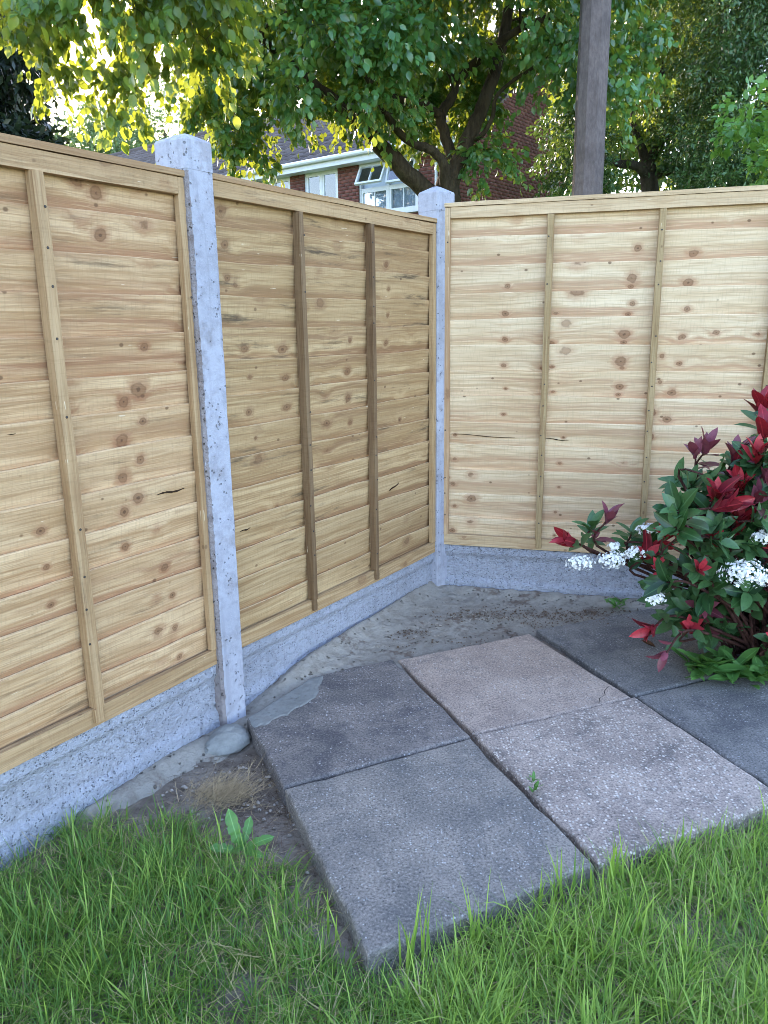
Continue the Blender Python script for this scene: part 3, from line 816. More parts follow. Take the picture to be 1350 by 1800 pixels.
# posts
def slotted_post(origin, th, label, ztop, zslot, wd=0.100, front=0.036, slot=0.05, back=0.034, depth_in=0.022):
    """H-section post, local x along the fence, -y towards the viewer; solid head with a weathered top"""
    e = empty('concrete_post', (origin.x, origin.y, 0), label, 'fence post', 'slotted concrete fence posts', th)
    a = wd / 2; b = a - depth_in
    y0 = -front - slot / 2 + 0.02; y1 = y0 + front; y2 = y1 + slot; y3 = y2 + back
    sec = [(-a, y0 + .006), (-a + .006, y0), (a - .006, y0), (a, y0 + .006), (a, y1), (b, y1 + .006), (b, y2 - .006), (a, y2), (a, y3), (-a, y3), (-a, y2), (-b, y2 - .006), (-b, y1 + .006), (-a, y1)]
    bm = bmesh.new()
    nz = 26
    rings = []
    for k in range(nz + 1):
        z = -0.05 + (zslot + 0.05) * k / nz
        rings.append([bm.verts.new((x + random.gauss(0, .0007), y + random.gauss(0, .0006), z)) for x, y in sec])
    m = len(sec)
    for p, q2 in zip(rings[:-1], rings[1:]):
        for k in range(m): bm.faces.new((p[k], p[(k + 1) % m], q2[(k + 1) % m], q2[k]))
    bm.faces.new(rings[0][::-1]); bm.faces.new(rings[-1])
    from_bm('shaft', bm, M['post'], e)
    hd = bmesh.new()
    yc = (y0 + y3) / 2
    zs = [(zslot + 0.0005, 0.0), (ztop - 0.024, 0.0), (ztop - 0.018, 0.003), (ztop - 0.001, 0.040), (ztop, 0.046)]
    R = []
    for z, ins in zs:
        x_ = a + .0006 - ins; ya = y0 - .0006 + ins; yb_ = y3 + .0006 - ins
        c = 0.005 if ins < 0.01 else 0.001
        R.append([hd.verts.new(p) for p in [(-x_, ya + c, z), (-x_ + c, ya, z), (x_ - c, ya, z), (x_, ya + c, z), (x_, yb_ - c, z), (x_ - c, yb_, z), (-x_ + c, yb_, z), (-x_, yb_ - c, z)]])
    for p, q2 in zip(R[:-1], R[1:]):
        for k in range(8): hd.faces.new((p[k], p[(k + 1) % 8], q2[(k + 1) % 8], q2[k]))
    hd.faces.new(R[0][::-1]); hd.faces.new(R[-1])
    from_bm('head', hd, M['post'], e)
    return e, y0, y1
pe, y0_, y1_ = slotted_post(P1 + DM * 0.0 - NM * 0.03, TH_M, 'tall near concrete post with a rough brown edge and a cement lump at its foot', 1.752, 1.655)
# rough exposed-aggregate arris down the left edge of the near post
bm = bmesh.new()
nz = 220
rings = []
for k in range(nz + 1):
    z = 0.02 + 1.63 * k / nz
    o1 = random.gauss(0, .0016); o2 = abs(random.gauss(0, .0022)) - .005
    rings.append([bm.verts.new(p) for p in [(-0.0512 + o1 * .3, y1_ - .001, z), (-0.0515 + o1 * .3, y0_ + .006, z), (-0.046, y0_ - 0.0012 + o1 * .3, z), (-0.038 + o2, y0_ - 0.0006, z)]])
for p, q2 in zip(rings[:-1], rings[1:]):
    for k in range(3): bm.faces.new((p[k], p[k + 1], q2[k + 1], q2[k]))
from_bm('rough_edge', bm, M['post_edge'], pe)
TH_P2 = math.radians(47.0)
D2 = Vector((math.cos(TH_P2), math.sin(TH_P2), 0)); N2 = Vector((D2.y, -D2.x, 0))
# the corner post: a plain square shaft that takes a panel in each of two faces
ce = empty('concrete_post', (P2.x + 0.012, P2.y + 0.035, 0), 'concrete corner post where the two fence lines meet', 'fence post', 'slotted concrete fence posts', TH_P2)
bm = bmesh.new()
def shaft_ring(z, a, c=0.005):
    return [bm.verts.new(p) for p in [(-a, -a + c, z), (-a + c, -a, z), (a - c, -a, z), (a, -a + c, z), (a, a - c, z), (a - c, a, z), (-a + c, a, z), (-a, a - c, z)]]
R = [shaft_ring(-0.05, 0.0555)] + [shaft_ring(z, 0.0555) for z in np.linspace(0.1, 1.70, 12)]
for p, q2 in zip(R[:-1], R[1:]):
    for k in range(8): bm.faces.new((p[k], p[(k + 1) % 8], q2[(k + 1) % 8], q2[k]))
bm.faces.new(R[0][::-1]); bm.faces.new(R[-1])
from_bm('shaft', bm, M['post'], ce)
bm = bmesh.new()
R = [shaft_ring(1.7005, 0.056), shaft_ring(1.772, 0.056), shaft_ring(1.778, 0.053), shaft_ring(1.800, 0.012, .001), shaft_ring(1.802, 0.006, .001)]
for p, q2 in zip(R[:-1], R[1:]):
    for k in range(8): bm.faces.new((p[k], p[(k + 1) % 8], q2[(k + 1) % 8], q2[k]))
bm.faces.new(R[0][::-1]); bm.faces.new(R[-1])
from_bm('head', bm, M['post'], ce)

# cement lump at the foot of the near post
bm = bmesh.new()
bmesh.ops.create_icosphere(bm, subdivisions=4, radius=1.0)
for vv in bm.verts:
    c = vv.co
    k = 1 + 0.03 * math.sin(c.x * 13 + c.y * 11) + 0.025 * math.sin(c.y * 17 + c.z * 15) + 0.06 * math.sin(c.x * 4 + 1) + 0.04 * math.sin(c.y * 6) + random.gauss(0, .008)
    vv.co = Vector((c.x * 0.082 * k, c.y * 0.058 * k, (c.z * 0.042 if c.z > 0 else c.z * .02) * k))
lp = ground(400, 1300, 0.02)
lump = from_bm('cement_lump', bm, M['cement_pale'], None, (lp.x, lp.y, 0.012), True)
lump.rotation_euler = (0, 0, TH_M)
tag(lump, 'rounded lump of pale cement at the foot of the near post', 'cement lump')

# ------------------------------------------------------------------ the house beyond the fence
HA = Vector((-0.79011, 0.61296, 0)); HB = Vector((0.61296, 0.79011, 0))
HK = Vector((1.6726, 17.5691, 0))
H_LEN, H_DEP, Z_EAVE, RIDGE_B, PITCH = 18.0, 7.8, 5.0, 3.9, 0.60
house = empty('brick_house', HK, 'long red brick house with grey tiled roof and white windows behind the tree', 'house')
hm = Matrix(((HA.x, HB.x, 0, 0), (HA.y, HB.y, 0, 0), (0, 0, 1, 0), (0, 0, 0, 1)))   # local: x along front, y into the house
def hbox(name, mat, parent, x0, x1, y0, y1, z0, z1, bevel=0.0, rot=None):
    bm = bmesh.new()
    add_box(bm, x0, x1, y0, y1, z0, z1)
    if rot is not None: bmesh.ops.transform(bm, matrix=rot, verts=bm.verts)
    bmesh.ops.transform(bm, matrix=hm, verts=bm.verts)
    return from_bm(name, bm, mat, parent, None, False, bevel)
# mortar core of the walls with window openings: (x0,x1,z0,z1)
WINS = [(1.03, 2.72, 3.70, 4.84), (3.36, 4.44, 3.70, 4.84), (4.93, 6.0, 3.95, 4.84), (7.6, 9.2, 3.70, 4.84), (10.4, 11.6, 3.7, 4.84), (13.4, 15.0, 3.7, 4.84)]
bm = bmesh.new()
xsw = sorted({0.0, H_LEN, *[a for q_ in WINS for a in q_[:2]]}); zsw = sorted({0.0, Z_EAVE - .05, *[a for q_ in WINS for a in q_[2:]]})
for xa, xb in zip(xsw[:-1], xsw[1:]):
    for za, zb_ in zip(zsw[:-1], zsw[1:]):
        if any(q_[0] <= xa and xb <= q_[1] and q_[2] <= za and zb_ <= q_[3] for q_ in WINS): continue
        add_box(bm, xa, xb, 0.0, 0.18, za, zb_)
gz = lambda b: Z_EAVE + 0.02 + (min(b, 2 * RIDGE_B - b)) * PITCH - 0.02
for k in range(20):
    b0, b1 = H_DEP * k / 20, H_DEP * (k + 1) / 20
    vs = add_box(bm, 0.0, 0.18, max(b0, 0.18), b1, 0, 1)
    for vv in vs:
        if vv.co.z > 0.5: vv.co.z = gz(vv.co.y)
    vs = add_box(bm, H_LEN - 0.18, H_LEN, max(b0, .18), b1, 0, 1)
    for vv in vs:
        if vv.co.z > 0.5: vv.co.z = gz(vv.co.y)
bmesh.ops.transform(bm, matrix=hm, verts=bm.verts)
wall = from_bm('wall', bm, M['mortar'], house)
# the bricks of the upper storey, each its own block
BL, BH, J = 0.215, 0.065, 0.010
V = []; T = []; Rn = []
def brick_block(o, ax, up, out, l, hgt):
    b = len(V)
    for dz in (0, hgt):
        for dx in (0, l):
            for dyy in (-0.004, 0.007):
                V.append(o + ax * dx + up * dz + out * dyy)
    f = [(1, 3, 7, 5), (0, 1, 5, 4), (2, 6, 7, 3), (4, 5, 7, 6), (0, 2, 3, 1)]
    for a_, b_, c_, d_ in f:
        T.append((b + a_, b + b_, b + c_)); T.append((b + a_, b + c_, b + d_))
    r = random.random(); Rn.extend([r] * 8)
UPV = np.array([0, 0, 1.0]); ha = np.array(HA); hb = np.array(HB)
for row in range(int(2.4 / (BH + J))):
    z = 2.6 + row * (BH + J)
    if z + BH > Z_EAVE: break
    x = 0.0 - (row % 2) * 0.1125
    while x < 12.5:
        x0 = max(x, 0.002); x1 = x + BL
        for (wa, wb, wc, wd) in WINS:
            if z + BH > wc - 0.01 and z < wd + 0.01:
                if x0 < wb and x1 > wa:
                    if x0 < wa: x1 = min(x1, wa)
                    elif x1 > wb: x0 = max(x0, wb)
                    else: x1 = x0
        if x1 - x0 > 0.02: brick_block(ha * x0 + UPV * z, ha, UPV, -hb, x1 - x0, BH)
        x += BL + J
for row in range(int(5.5 / (BH + J))):
    z = 2.6 + row * (BH + J)
    y = 0.0 - ((row + 1) % 2) * 0.1125
    while y < H_DEP:
        y0 = max(y, 0.0); y1 = min(y + BL, H_DEP)
        if z + BH < min(gz(y0), gz(y1)) and y1 - y0 > 0.02: brick_block(hb * y0 + UPV * z, hb, UPV, -ha, y1 - y0, BH)
        y += BL + J
bk = link('brick_courses', mesh_tris('brick_courses', np.array(V), np.array(T), np.array(Rn)), M['brick'], wall)
bk['kind'] = 'stuff'
# roof: interlocking tiles, row by row
V = []; T = []; Rn = []
tw_, tg = 0.30, 0.32
slope_len = (RIDGE_B + 0.28) * math.sqrt(1 + PITCH ** 2)
sdv = norm(np.array([0, 1, PITCH])); nrm_ = norm(np.array([0, -PITCH, 1.0]))
prof = [(0.0, 0.0), (0.05, 0.022), (0.10, 0.03), (0.15, 0.022), (0.20, 0.0), (0.25, -0.004), (0.30, 0.0)]
nrow = int(slope_len / tg) + 1; ncol = int((H_LEN + 0.3) / tw_)
for i in range(nrow):
    for j in range(ncol):
        o = np.array([-0.12 + j * tw_, -0.28, Z_EAVE + 0.04]) + sdv * (i * tg)
        r = random.random(); b = len(V)
        l2 = min(tg + 0.03, slope_len - i * tg + .03)
        lift = 0.030 + random.gauss(0, .002)
        for (dx, dh) in prof:
            V.append(o + np.array([dx, 0, 0]) + nrm_ * (dh + lift - 0.02)); V.append(o + np.array([dx, 0, 0]) + nrm_ * (dh + lift)); V.append(o + np.array([dx, 0, 0]) + sdv * l2 + nrm_ * (dh + 0.004))
        Rn.extend([r] * (3 * len(prof)))
        for k in range(len(prof) - 1):
            a_ = b + 3 * k; c_ = a_ + 3
            T += [(a_, c_, c_ + 1), (a_, c_ + 1, a_ + 1), (a_ + 1, c_ + 1, c_ + 2), (a_ + 1, c_ + 2, a_ + 2)]
V = np.array(V) @ np.array(hm.to_3x3()).T
rc = bmesh.new()     # roof body under the tiles, both slopes
zr_ = Z_EAVE + 0.03 + (RIDGE_B + 0.28) * PITCH
pts = [(-0.28, Z_EAVE + .03), (RIDGE_B, zr_), (2 * RIDGE_B + 0.28, Z_EAVE + .03), (2 * RIDGE_B + 0.28, Z_EAVE - .03), (RIDGE_B, zr_ - 0.09), (-0.28, Z_EAVE - .03)]
ra = [rc.verts.new((-0.10, y, z)) for y, z in pts]; rb_ = [rc.verts.new((H_LEN + 0.1, y, z)) for y, z in pts]
for k in range(6): rc.faces.new((ra[k], ra[(k + 1) % 6], rb_[(k + 1) % 6], rb_[k]))
rc.faces.new(ra); rc.faces.new(rb_[::-1])
bmesh.ops.transform(rc, matrix=hm, verts=rc.verts)
roof = from_bm('roof', rc, M['tile'], house)
rt_ = link('roof_tiles', mesh_tris('roof_tiles', V, np.array(T), np.array(Rn)), M['tile'], roof); rt_['kind'] = 'stuff'
bm = bmesh.new()
add_tube(bm, [(-0.1, RIDGE_B, zr_ + .02), (H_LEN + .1, RIDGE_B, zr_ + .02)], 0.11, 10)
bmesh.ops.transform(bm, matrix=hm, verts=bm.verts)
from_bm('ridge_tiles', bm, M['tile'], roof)
hbox('fascia', M['pvc'], roof, -0.12, H_LEN + .12, -0.31, -0.285, Z_EAVE - 0.17, Z_EAVE + 0.03)
hbox('soffit', M['pvc'], roof, -0.12, H_LEN + .12, -0.284, -0.012, Z_EAVE - 0.17, Z_EAVE - 0.15)
bm = bmesh.new()
add_tube(bm, [(-0.12, -0.365, Z_EAVE + .0), (H_LEN + .12, -0.365, Z_EAVE + .0)], 0.055, 10)
bmesh.ops.transform(bm, matrix=hm, verts=bm.verts)
from_bm('gutter', bm, M['pvc'], roof)
bm = bmesh.new()
add_tube(bm, [(0.52, -0.05, 0), (0.52, -0.05, Z_EAVE - .35), (0.52, -0.33, Z_EAVE - .06)], 0.034, 8)
bmesh.ops.transform(bm, matrix=hm, verts=bm.verts)
from_bm('downpipe', bm, M['pvc'], house)
# windows
def sash(parent, x0, x1, z0, z1, y, bars, swing=0.0, fr=0.045):
    rot = None
    if swing: rot = Matrix.Translation((0, y, z1)) @ Matrix.Rotation(-swing, 4, 'X') @ Matrix.Translation((0, -y, -z1))
    bm = bmesh.new()
    for bx_ in [(x0, x0 + fr, z0, z1), (x1 - fr, x1, z0, z1), (x0 + fr, x1 - fr, z0, z0 + fr), (x0 + fr, x1 - fr, z1 - fr, z1)]:
        add_box(bm, bx_[0], bx_[1], y - 0.03, y + 0.03, bx_[2], bx_[3])
    for b in range(bars):
        xx = x0 + (x1 - x0) * (b + 1) / (bars + 1)
        add_box(bm, xx - 0.011, xx + 0.011, y - 0.018, y + 0.012, z0 + fr, z1 - fr)
    if rot is not None: bmesh.ops.transform(bm, matrix=rot, verts=bm.verts)
    bmesh.ops.transform(bm, matrix=hm, verts=bm.verts)
    s = from_bm('sash', bm, M['pvc'], parent)
    g_ = hbox('pane', M['glass'], parent, x0 + fr - .004, x1 - fr + .004, y - 0.004, y + 0.004, z0 + fr - .004, z1 - fr + .004, 0.0, rot)
    return s
for wi, (wa, wb, wc, wd) in enumerate(WINS):
    bm = bmesh.new()
    for bx_ in [(wa, wa + .05, wc, wd), (wb - .05, wb, wc, wd), (wa + .05, wb - .05, wc, wc + .05), (wa + .05, wb - .05, wd - .05, wd)]:
        add_box(bm, bx_[0], bx_[1], 0.02, 0.10, bx_[2], bx_[3])
    if wi in (0, 3, 5): add_box(bm, wa + .05, wb - .05, 0.025, 0.095, wc + .55, wc + .60)
    mid = [(wa + wb) / 2] if wi != 2 else [wa + 0.62]
    for x_ in mid: add_box(bm, x_ - .025, x_ + .025, 0.022, 0.098, wc + .05, wd - .05)
    bmesh.ops.transform(bm, matrix=hm, verts=bm.verts)
    wf = from_bm('window', bm, M['pvc'], house)
    if wi == 0: wf['label'] = 'white window with its top sash propped open'
    xm = mid[0]
    if wi in (0, 3, 5):
        sash(wf, xm + .026, wb - .051, wc + .601, wd - .051, 0.015, 1, math.radians(28) if wi == 0 else 0)
        sash(wf, wa + .051, xm - .026, wc + .601, wd - .051, 0.015, 1, math.radians(16) if wi == 0 else 0)
        sash(wf, xm + .026, wb - .051, wc + .051, wc + .549, 0.055, 1)
        sash(wf, wa + .051, xm - .026, wc + .051, wc + .549, 0.055, 1)
    else:
        sash(wf, xm + .026, wb - .051, wc + .051, wd - .051, 0.055, 1 if wi == 2 else 0)
        sash(wf, wa + .051, xm - .026, wc + .051, wd - .051, 0.055, 1 if wi == 2 else 0)
    hbox('blind' if wi != 2 else 'dim_room_sheet', M['blind'] if wi != 2 else M['dark_room'], wf, wa + .01, wb - .01, 0.13, 0.135, wc + .01, wd - .01)  # third window: the room's dimness is painted as a flat dark sheet
    hbox('sill', M['pvc'], wf, wa - .03, wb + .03, -0.05, 0.02, wc - .04, wc - .002)

# ------------------------------------------------------------------ the pole
pb = at(1032, 338, 7.5)
bm = bmesh.new()
ctrl = [(0, 0, -0.3, 0.150)] + [(random.gauss(0, .004), random.gauss(0, .004), z, 0.150 - 0.0042 * z) for z in np.arange(0.4, 9.1, 0.45)]
add_tube(bm, [c[:3] for c in ctrl], [c[3] for c in ctrl], 9)
pole = from_bm('utility_pole', bm, M['pole'], None, (pb.x, pb.y, 0), False)
tag(pole, 'tall grey-brown wooden utility pole standing behind the fence', 'pole')

# ------------------------------------------------------------------ trees
LEAF_BROAD = leaf_template(0.66, 0.10, 0.18, 3, 0.8)
LEAF_SMALL = leaf_template(0.56, 0.08, 0.12, 2, 1.0)
LEAF_NARROW = leaf_template(0.40, 0.05, 0.10, 2, 1.0)
def pxmask(P, poly_fn):
    x, y = project(P)
    return poly_fn(x, y)
def clump_leaves(Cn, per, radius, L, seed, droop=0.6, twig=10, flat=0.75):
    r = np.random.default_rng(seed)
    n = len(Cn) * per
    ci = np.repeat(np.arange(len(Cn)), per)
    tid = r.integers(0, twig, n)
    TD = norm(r.normal(0, 1, (len(Cn), twig, 3)) * np.array([1, 1, flat]) + np.array([0, 0, 0.1]))
    TL = radius * r.uniform(0.55, 1.15, (len(Cn), twig))
    t = r.uniform(0.15, 1, n) ** 0.7
    d = TD[ci, tid]
    P = Cn[ci] + d * (TL[ci, tid] * t)[:, None]
    P[:, 2] -= droop * radius * 0.5 * t * t
    P += r.normal(0, radius * 0.09, P.shape)
    D = norm(d * 0.55 + r.normal(0, 0.45, (n, 3)) + np.array([0, 0, -droop]))
    Nn = norm(r.normal(0, 0.55, (n, 3)) + np.array([0, 0, 0.55]) + d * 0.35)
    Ls = L * r.uniform(0.65, 1.2, n)
    rn = np.clip(r.beta(2, 2.6, n) + r.normal(0, 0.12, len(Cn))[ci], 0, 1)
    return P, D, Nn, Ls, rn
def tree(name, label, base, limbs, Cn, leaf, L, per, radius, mat, bark, seed, droop=0.6, branch_r=0.02, singles=0, group=None, conn=1.0, cat='tree', twig=10, leafname='foliage'):
    t = empty(name, base, label, cat, group)
    B = Vector(base)
    bm = bmesh.new()
    nodes = []
    for ctrl in limbs:
        pts, rad = curve_pts([(c[0] - B.x, c[1] - B.y, c[2] - B.z, c[3]) for c in ctrl], 6)
        n = len(pts)
        jit = [Vector((random.gauss(0, 1), random.gauss(0, 1), random.gauss(0, 1))) * rad[k] * 0.10 for k in range(n)]
        pts = [p + j for p, j in zip(pts, jit)]
        add_tube(bm, pts, rad, 10)
        nodes += [(p, rd) for p, rd in zip(pts[n // 3:], rad[n // 3:])]
    from_bm('trunk', bm, bark, t, None, True)
    if len(Cn) and conn > 0:
        NP = np.array([p for p, _ in nodes]); NR_ = np.array([r_ for _, r_ in nodes])
        bb = bmesh.new()
        order = np.argsort([np.min(np.linalg.norm(NP - (np.array(c) - np.array(B)), axis=1)) for c in Cn])
        rr = random.Random(seed)
        for i in order:
            if rr.random() > conn: continue
            c = np.array(Cn[i]) - np.array(B)
            dd = np.linalg.norm(NP - c, axis=1)
            k = int(np.argmin(dd + 0.25 * (NP[:, 2] > c[2])))
            a = NP[k]; r0 = min(NR_[k] * 0.7, branch_r * (0.7 + 0.25 * dd[k]))
            mid_ = (a + c) / 2 + np.array([rr.gauss(0, .08), rr.gauss(0, .08), 0.10 * dd[k]])
            pts, rad = curve_pts([(*a, r0), (*mid_, r0 * 0.7), (*c, r0 * 0.35)], 4)
            add_tube(bb, pts, rad, 5, False)
            NP = np.vstack([NP, [list(p) for p in pts[3:]]]); NR_ = np.concatenate([NR_, rad[3:]])
        from_bm('branches', bb, bark, t, None, True)['kind'] = 'stuff'
    P, D, Nn, Ls, rn = clump_leaves(np.array(Cn), per, radius, L, seed, droop, twig)
    P = P - np.array(B)
    if singles:
        px, py = project(P + np.array(B))
        vis = (px > 0) & (px < 1350) & (py > 0) & (py < 1800)
        sc = np.where(vis, Ls / np.linalg.norm(P + np.array(B), axis=1), 0)
        pick = np.argsort(-sc)[:singles]
        rest = np.setdiff1d(np.arange(len(P)), pick)
        var = []
        for k in range(8):
            me = mesh_tris('leaf', *leaf_template(0.62 + 0.05 * random.uniform(-1, 1), 0.1, 0.18 + 0.1 * random.random(), 5, 0.9), None)
            aa = me.attributes.new('rnd', 'FLOAT', 'POINT'); aa.data.foreach_set('value', np.full(len(me.vertices), (k + .5) / 8, dtype=np.float32))
            me.materials.append(mat); var.append(me)
        Rm = frames(D, Nn)
        for i in pick:
            o = bpy.data.objects.new('leaf', var[min(7, int(rn[i] * 8))])
            COL.objects.link(o); o.parent = t
            mm = Matrix(Rm[i].tolist()).to_4x4(); mm = Matrix.Translation(P[i].tolist()) @ mm @ Matrix.Scale(float(Ls[i]), 4)
            o.matrix_basis = mm
        P, D, Nn, Ls, rn = P[rest], D[rest], Nn[rest], Ls[rest], rn[rest]
    fo = link(leafname, cloud_mesh(leafname, leaf, P, D, Nn, Ls, rn), mat, t)
    fo['kind'] = 'stuff'
    return t
def sample_clumps(n, box, fn, seed, mind=0.0):
    r = np.random.default_rng(seed); out = []
    tries = 0
    while len(out) < n and tries < 400:
        tries += 1
        P = r.uniform([box[0], box[2], box[4]], [box[1], box[3], box[5]], (600, 3))
        x, y = project(P)
        ok = fn(P, x, y)
        for p in P[ok]:
            if mind == 0 or not out or np.min(np.linalg.norm(np.array(out) - p, axis=1)) > mind:
                out.append(p)
            if len(out) >= n: break
    return np.array(out)
def pt(px, py, Y, r):
    p = at(px, py, Y); return (p.x, p.y, p.z, r)

# the big tree in the middle: trunk forks just above the fence line
tb = at(778, 345, 10.0)
main_limbs = [
    [(tb.x + .05, 10, -0.2, .27), (tb.x + .02, 10, 1.0, .21), pt(785, 352, 10, 0.158), pt(800, 300, 10, 0.110), pt(832, 225, 10, 0.086), pt(862, 150, 10.1, 0.076), pt(890, 40, 10.3, 0.062), pt(905, -120, 10.4, 0.041)],
    [pt(782, 368, 10, 0.131), pt(742, 328, 9.9, 0.107), pt(668, 256, 9.6, 0.093), pt(600, 190, 9.2, 0.069), pt(520, 120, 8.9, 0.048), pt(450, 60, 8.6, 0.031)],
    [pt(785, 340, 9.9, 0.089), pt(778, 285, 9.8, 0.058), pt(752, 262, 9.7, 0.052), pt(705, 238, 9.4, 0.041), pt(650, 150, 9.1, 0.031)],
    [pt(795, 330, 10.1, 0.096), pt(790, 260, 10.2, 0.069), pt(775, 205, 10.2, 0.062), pt(800, 150, 10.3, 0.055), pt(760, 60, 10.5, 0.048), pt(700, -60, 10.6, 0.034)],
    [pt(775, 205, 10.2, 0.058), pt(740, 180, 10.1, 0.048), pt(690, 170, 10.0, 0.041), pt(620, 110, 10.2, 0.034), pt(540, 20, 10.4, 0.024)],
    [pt(822, 245, 10.0, 0.038), pt(845, 240, 9.9, 0.031), pt(866, 205, 9.8, 0.024), pt(880, 160, 9.7, 0.021), pt(980, 90, 9.6, 0.017)],
    [pt(800, 150, 10.3, 0.055), pt(825, 120, 10.2, 0.052), pt(900, 60, 9.9, 0.041), pt(1010, 10, 9.6, 0.028), pt(1090, -30, 9.4, 0.021)],
]
LB = [(300, 20), (330, 130), (380, 200), (420, 225), (450, 225), (500, 200), (560, 186), (610, 192), (640, 200), (690, 195), (720, 110), (850, 80), (870, 110), (930, 110), (1000, 130), (1060, 170), (1110, 140), (1150, 70), (1180, 0)]
lbx = np.array([a for a, _ in LB]); lby = np.array([b for _, b in LB])
def in_main(P, x, y):
    lim = np.interp(x, lbx, lby)
    e = ((P[:, 0] - 0.5) / 3.6) ** 2 + ((P[:, 1] - 10) / 2.9) ** 2 + ((P[:, 2] - 5.6) / 3.6) ** 2
    hole = ((x - 775) / 60) ** 2 + ((y - 175) / 75) ** 2 < 1
    hole &= P[:, 1] < 10.6
    return (x > 320) & (x < 1170) & (y < lim) & (e < 1.0) & ~hole
Cm = sample_clumps(430, (-3.2, 4.2, 7.2, 12.9, 2.8, 8.2), in_main, 3, 0.22)
extra = [pt(452, 262, 9.0, 0)[:3], pt(432, 235, 9.1, 0)[:3], pt(400, 225, 8.8, 0)[:3], pt(372, 185, 8.7, 0)[:3], pt(868, 285, 9.7, 0)[:3], pt(850, 262, 9.8, 0)[:3], pt(735, 175, 11.4, 0)[:3], pt(740, 225, 11.6, 0)[:3], pt(690, 200, 9.2, 0)[:3], pt(340, 130, 8.6, 0)[:3]]
rb2 = np.random.default_rng(77)
for _ in range(26): extra.append(pt(rb2.uniform(690, 860), rb2.uniform(95, 235), rb2.uniform(11.3, 12.8), 0)[:3])
Cm = np.vstack([Cm, extra])
tree('broadleaf_tree', 'large spreading broadleaf tree with forked trunk in front of the brick house', (tb.x, 10.0, 0), main_limbs, Cm, LEAF_BROAD, 0.092, 265, 0.44, M['leaf_main'], M['bark'], 21, 0.7, 0.02)

# the nearer tree whose boughs hang into the top left corner
nb = (-5.2, 5.6, 0)
near_limbs = [[(-5.2, 5.6, -0.2, .26), (-5.1, 5.6, 1.6, .21), (-4.9, 5.6, 3.2, .17), (-4.3, 5.7, 4.6, .11), (-3.2, 5.8, 5.2, .07), (-2.0, 5.9, 5.0, .045), (-1.2, 5.9, 4.4, .03)],
              [(-4.9, 5.6, 3.0, .11), (-4.2, 5.8, 3.9, .08), (-3.3, 6.0, 4.4, .05), (-2.5, 6.1, 4.2, .03), (-2.1, 6.1, 3.6, .02)],
              [(-4.6, 5.6, 4.1, .09), (-3.9, 5.3, 5.0, .06), (-2.9, 5.2, 5.2, .04), (-1.7, 5.3, 4.9, .025)]]
NB = [(-80, -20), (0, -25), (40, -10), (80, 60), (105, 55), (130, -30), (165, 20), (200, 60), (235, 60), (262, 20), (290, -30), (340, 10), (390, 40), (440, 10), (480, -60)]
nbx = np.array([a for a, _ in NB]); nby = np.array([b for _, b in NB])
def in_near(P, x, y):
    return (x > -160) & (x < 475) & (y < np.interp(x, nbx, nby)) & (y > -420)
Cn_ = sample_clumps(125, (-4.3, -0.9, 4.9, 6.9, 2.6, 5.8), in_near, 5, 0.2)
Cn_ = np.vstack([Cn_, [pt(226, 175, 5.6, 0)[:3], pt(205, 130, 5.6, 0)[:3], pt(92, 130, 5.9, 0)[:3], pt(370, 110, 5.5, 0)[:3], pt(30, 40, 5.5, 0)[:3], pt(350, 60, 5.4, 0)[:3]]])
tree('overhanging_tree', 'nearer tree with sunlit yellow-green boughs hanging into the top left corner', nb, near_limbs, Cn_, LEAF_BROAD, 0.078, 160, 0.30, M['leaf_near'], M['bark'], 33, 1.0, 0.012, 300)

# the tree right of the pole with crooked bare limbs showing
rb0 = at(1140, 330, 13.0)
right_limbs = [[(rb0.x, 13, -.2, .2), (rb0.x, 13, 1.5, .17), pt(1142, 332, 13, .14), pt(1138, 290, 13, .10), pt(1160, 250, 13.1, .07), pt(1150, 190, 13.2, .055), pt(1165, 120, 13.2, .04)],
               [pt(1140, 320, 13, .10), pt(1125, 292, 12.9, .075), pt(1090, 288, 12.8, .06), pt(1055, 275, 12.7, .045), pt(1010, 250, 12.6, .03)],
               [pt(1138, 285, 13, .08), pt(1120, 240, 13, .055), pt(1112, 200, 13.1, .04), pt(1130, 140, 13.2, .03)],
               [pt(1140, 310, 13, .08), pt(1180, 300, 13, .06), pt(1220, 310, 12.9, .05), pt(1300, 305, 12.8, .035)],
               [pt(1160, 250, 13.1, .06), pt(1185, 225, 13, .05), pt(1210, 190, 13.1, .035)]]
def in_right(P, x, y):
    lo = np.interp(x, [1050, 1080, 1130, 1180, 1240, 1330], [290, 300, 230, 250, 290, 300])
    return (x > 985) & (x < 1300) & (y < lo) & (y > -250)
Cr = sample_clumps(210, (2.4, 6.4, 12.3, 15.5, 3.2, 8.0), in_right, 8, 0.25)
tree('crooked_tree', 'small crooked tree with twisting bare limbs just right of the pole', (rb0.x, 13.0, 0), right_limbs, Cr, LEAF_SMALL, 0.085, 200, 0.45, M['leaf_right'], M['bark_dark'], 41, 0.5, 0.016)
# a bigger dark tree behind these fills the right of the sky
bt = at(1230, 300, 19)
def in_bt(P, x, y):
    return (x > 1010) & (x < 1620) & (y < 335) & (y > -380) & ~((np.abs(x - 1085) < 45) & (np.abs(y - 150) < 60))
Cb = sample_clumps(260, (4.2, 14.0, 17.2, 21.0, 2.2, 12.0), in_bt, 18, 0.4)
tree('background_tree', 'broad green tree standing behind the crooked tree on the right', (bt.x, 19.0, 0), [[(bt.x, 19, -.2, .3), (bt.x, 19, 3.5, .25), (bt.x - .2, 19, 6, .18), (bt.x, 19, 10, .08)]], Cb, LEAF_SMALL, 0.15, 200, 0.75, M['leaf_right'], M['bark_dark'], 45, 0.4, 0.03)
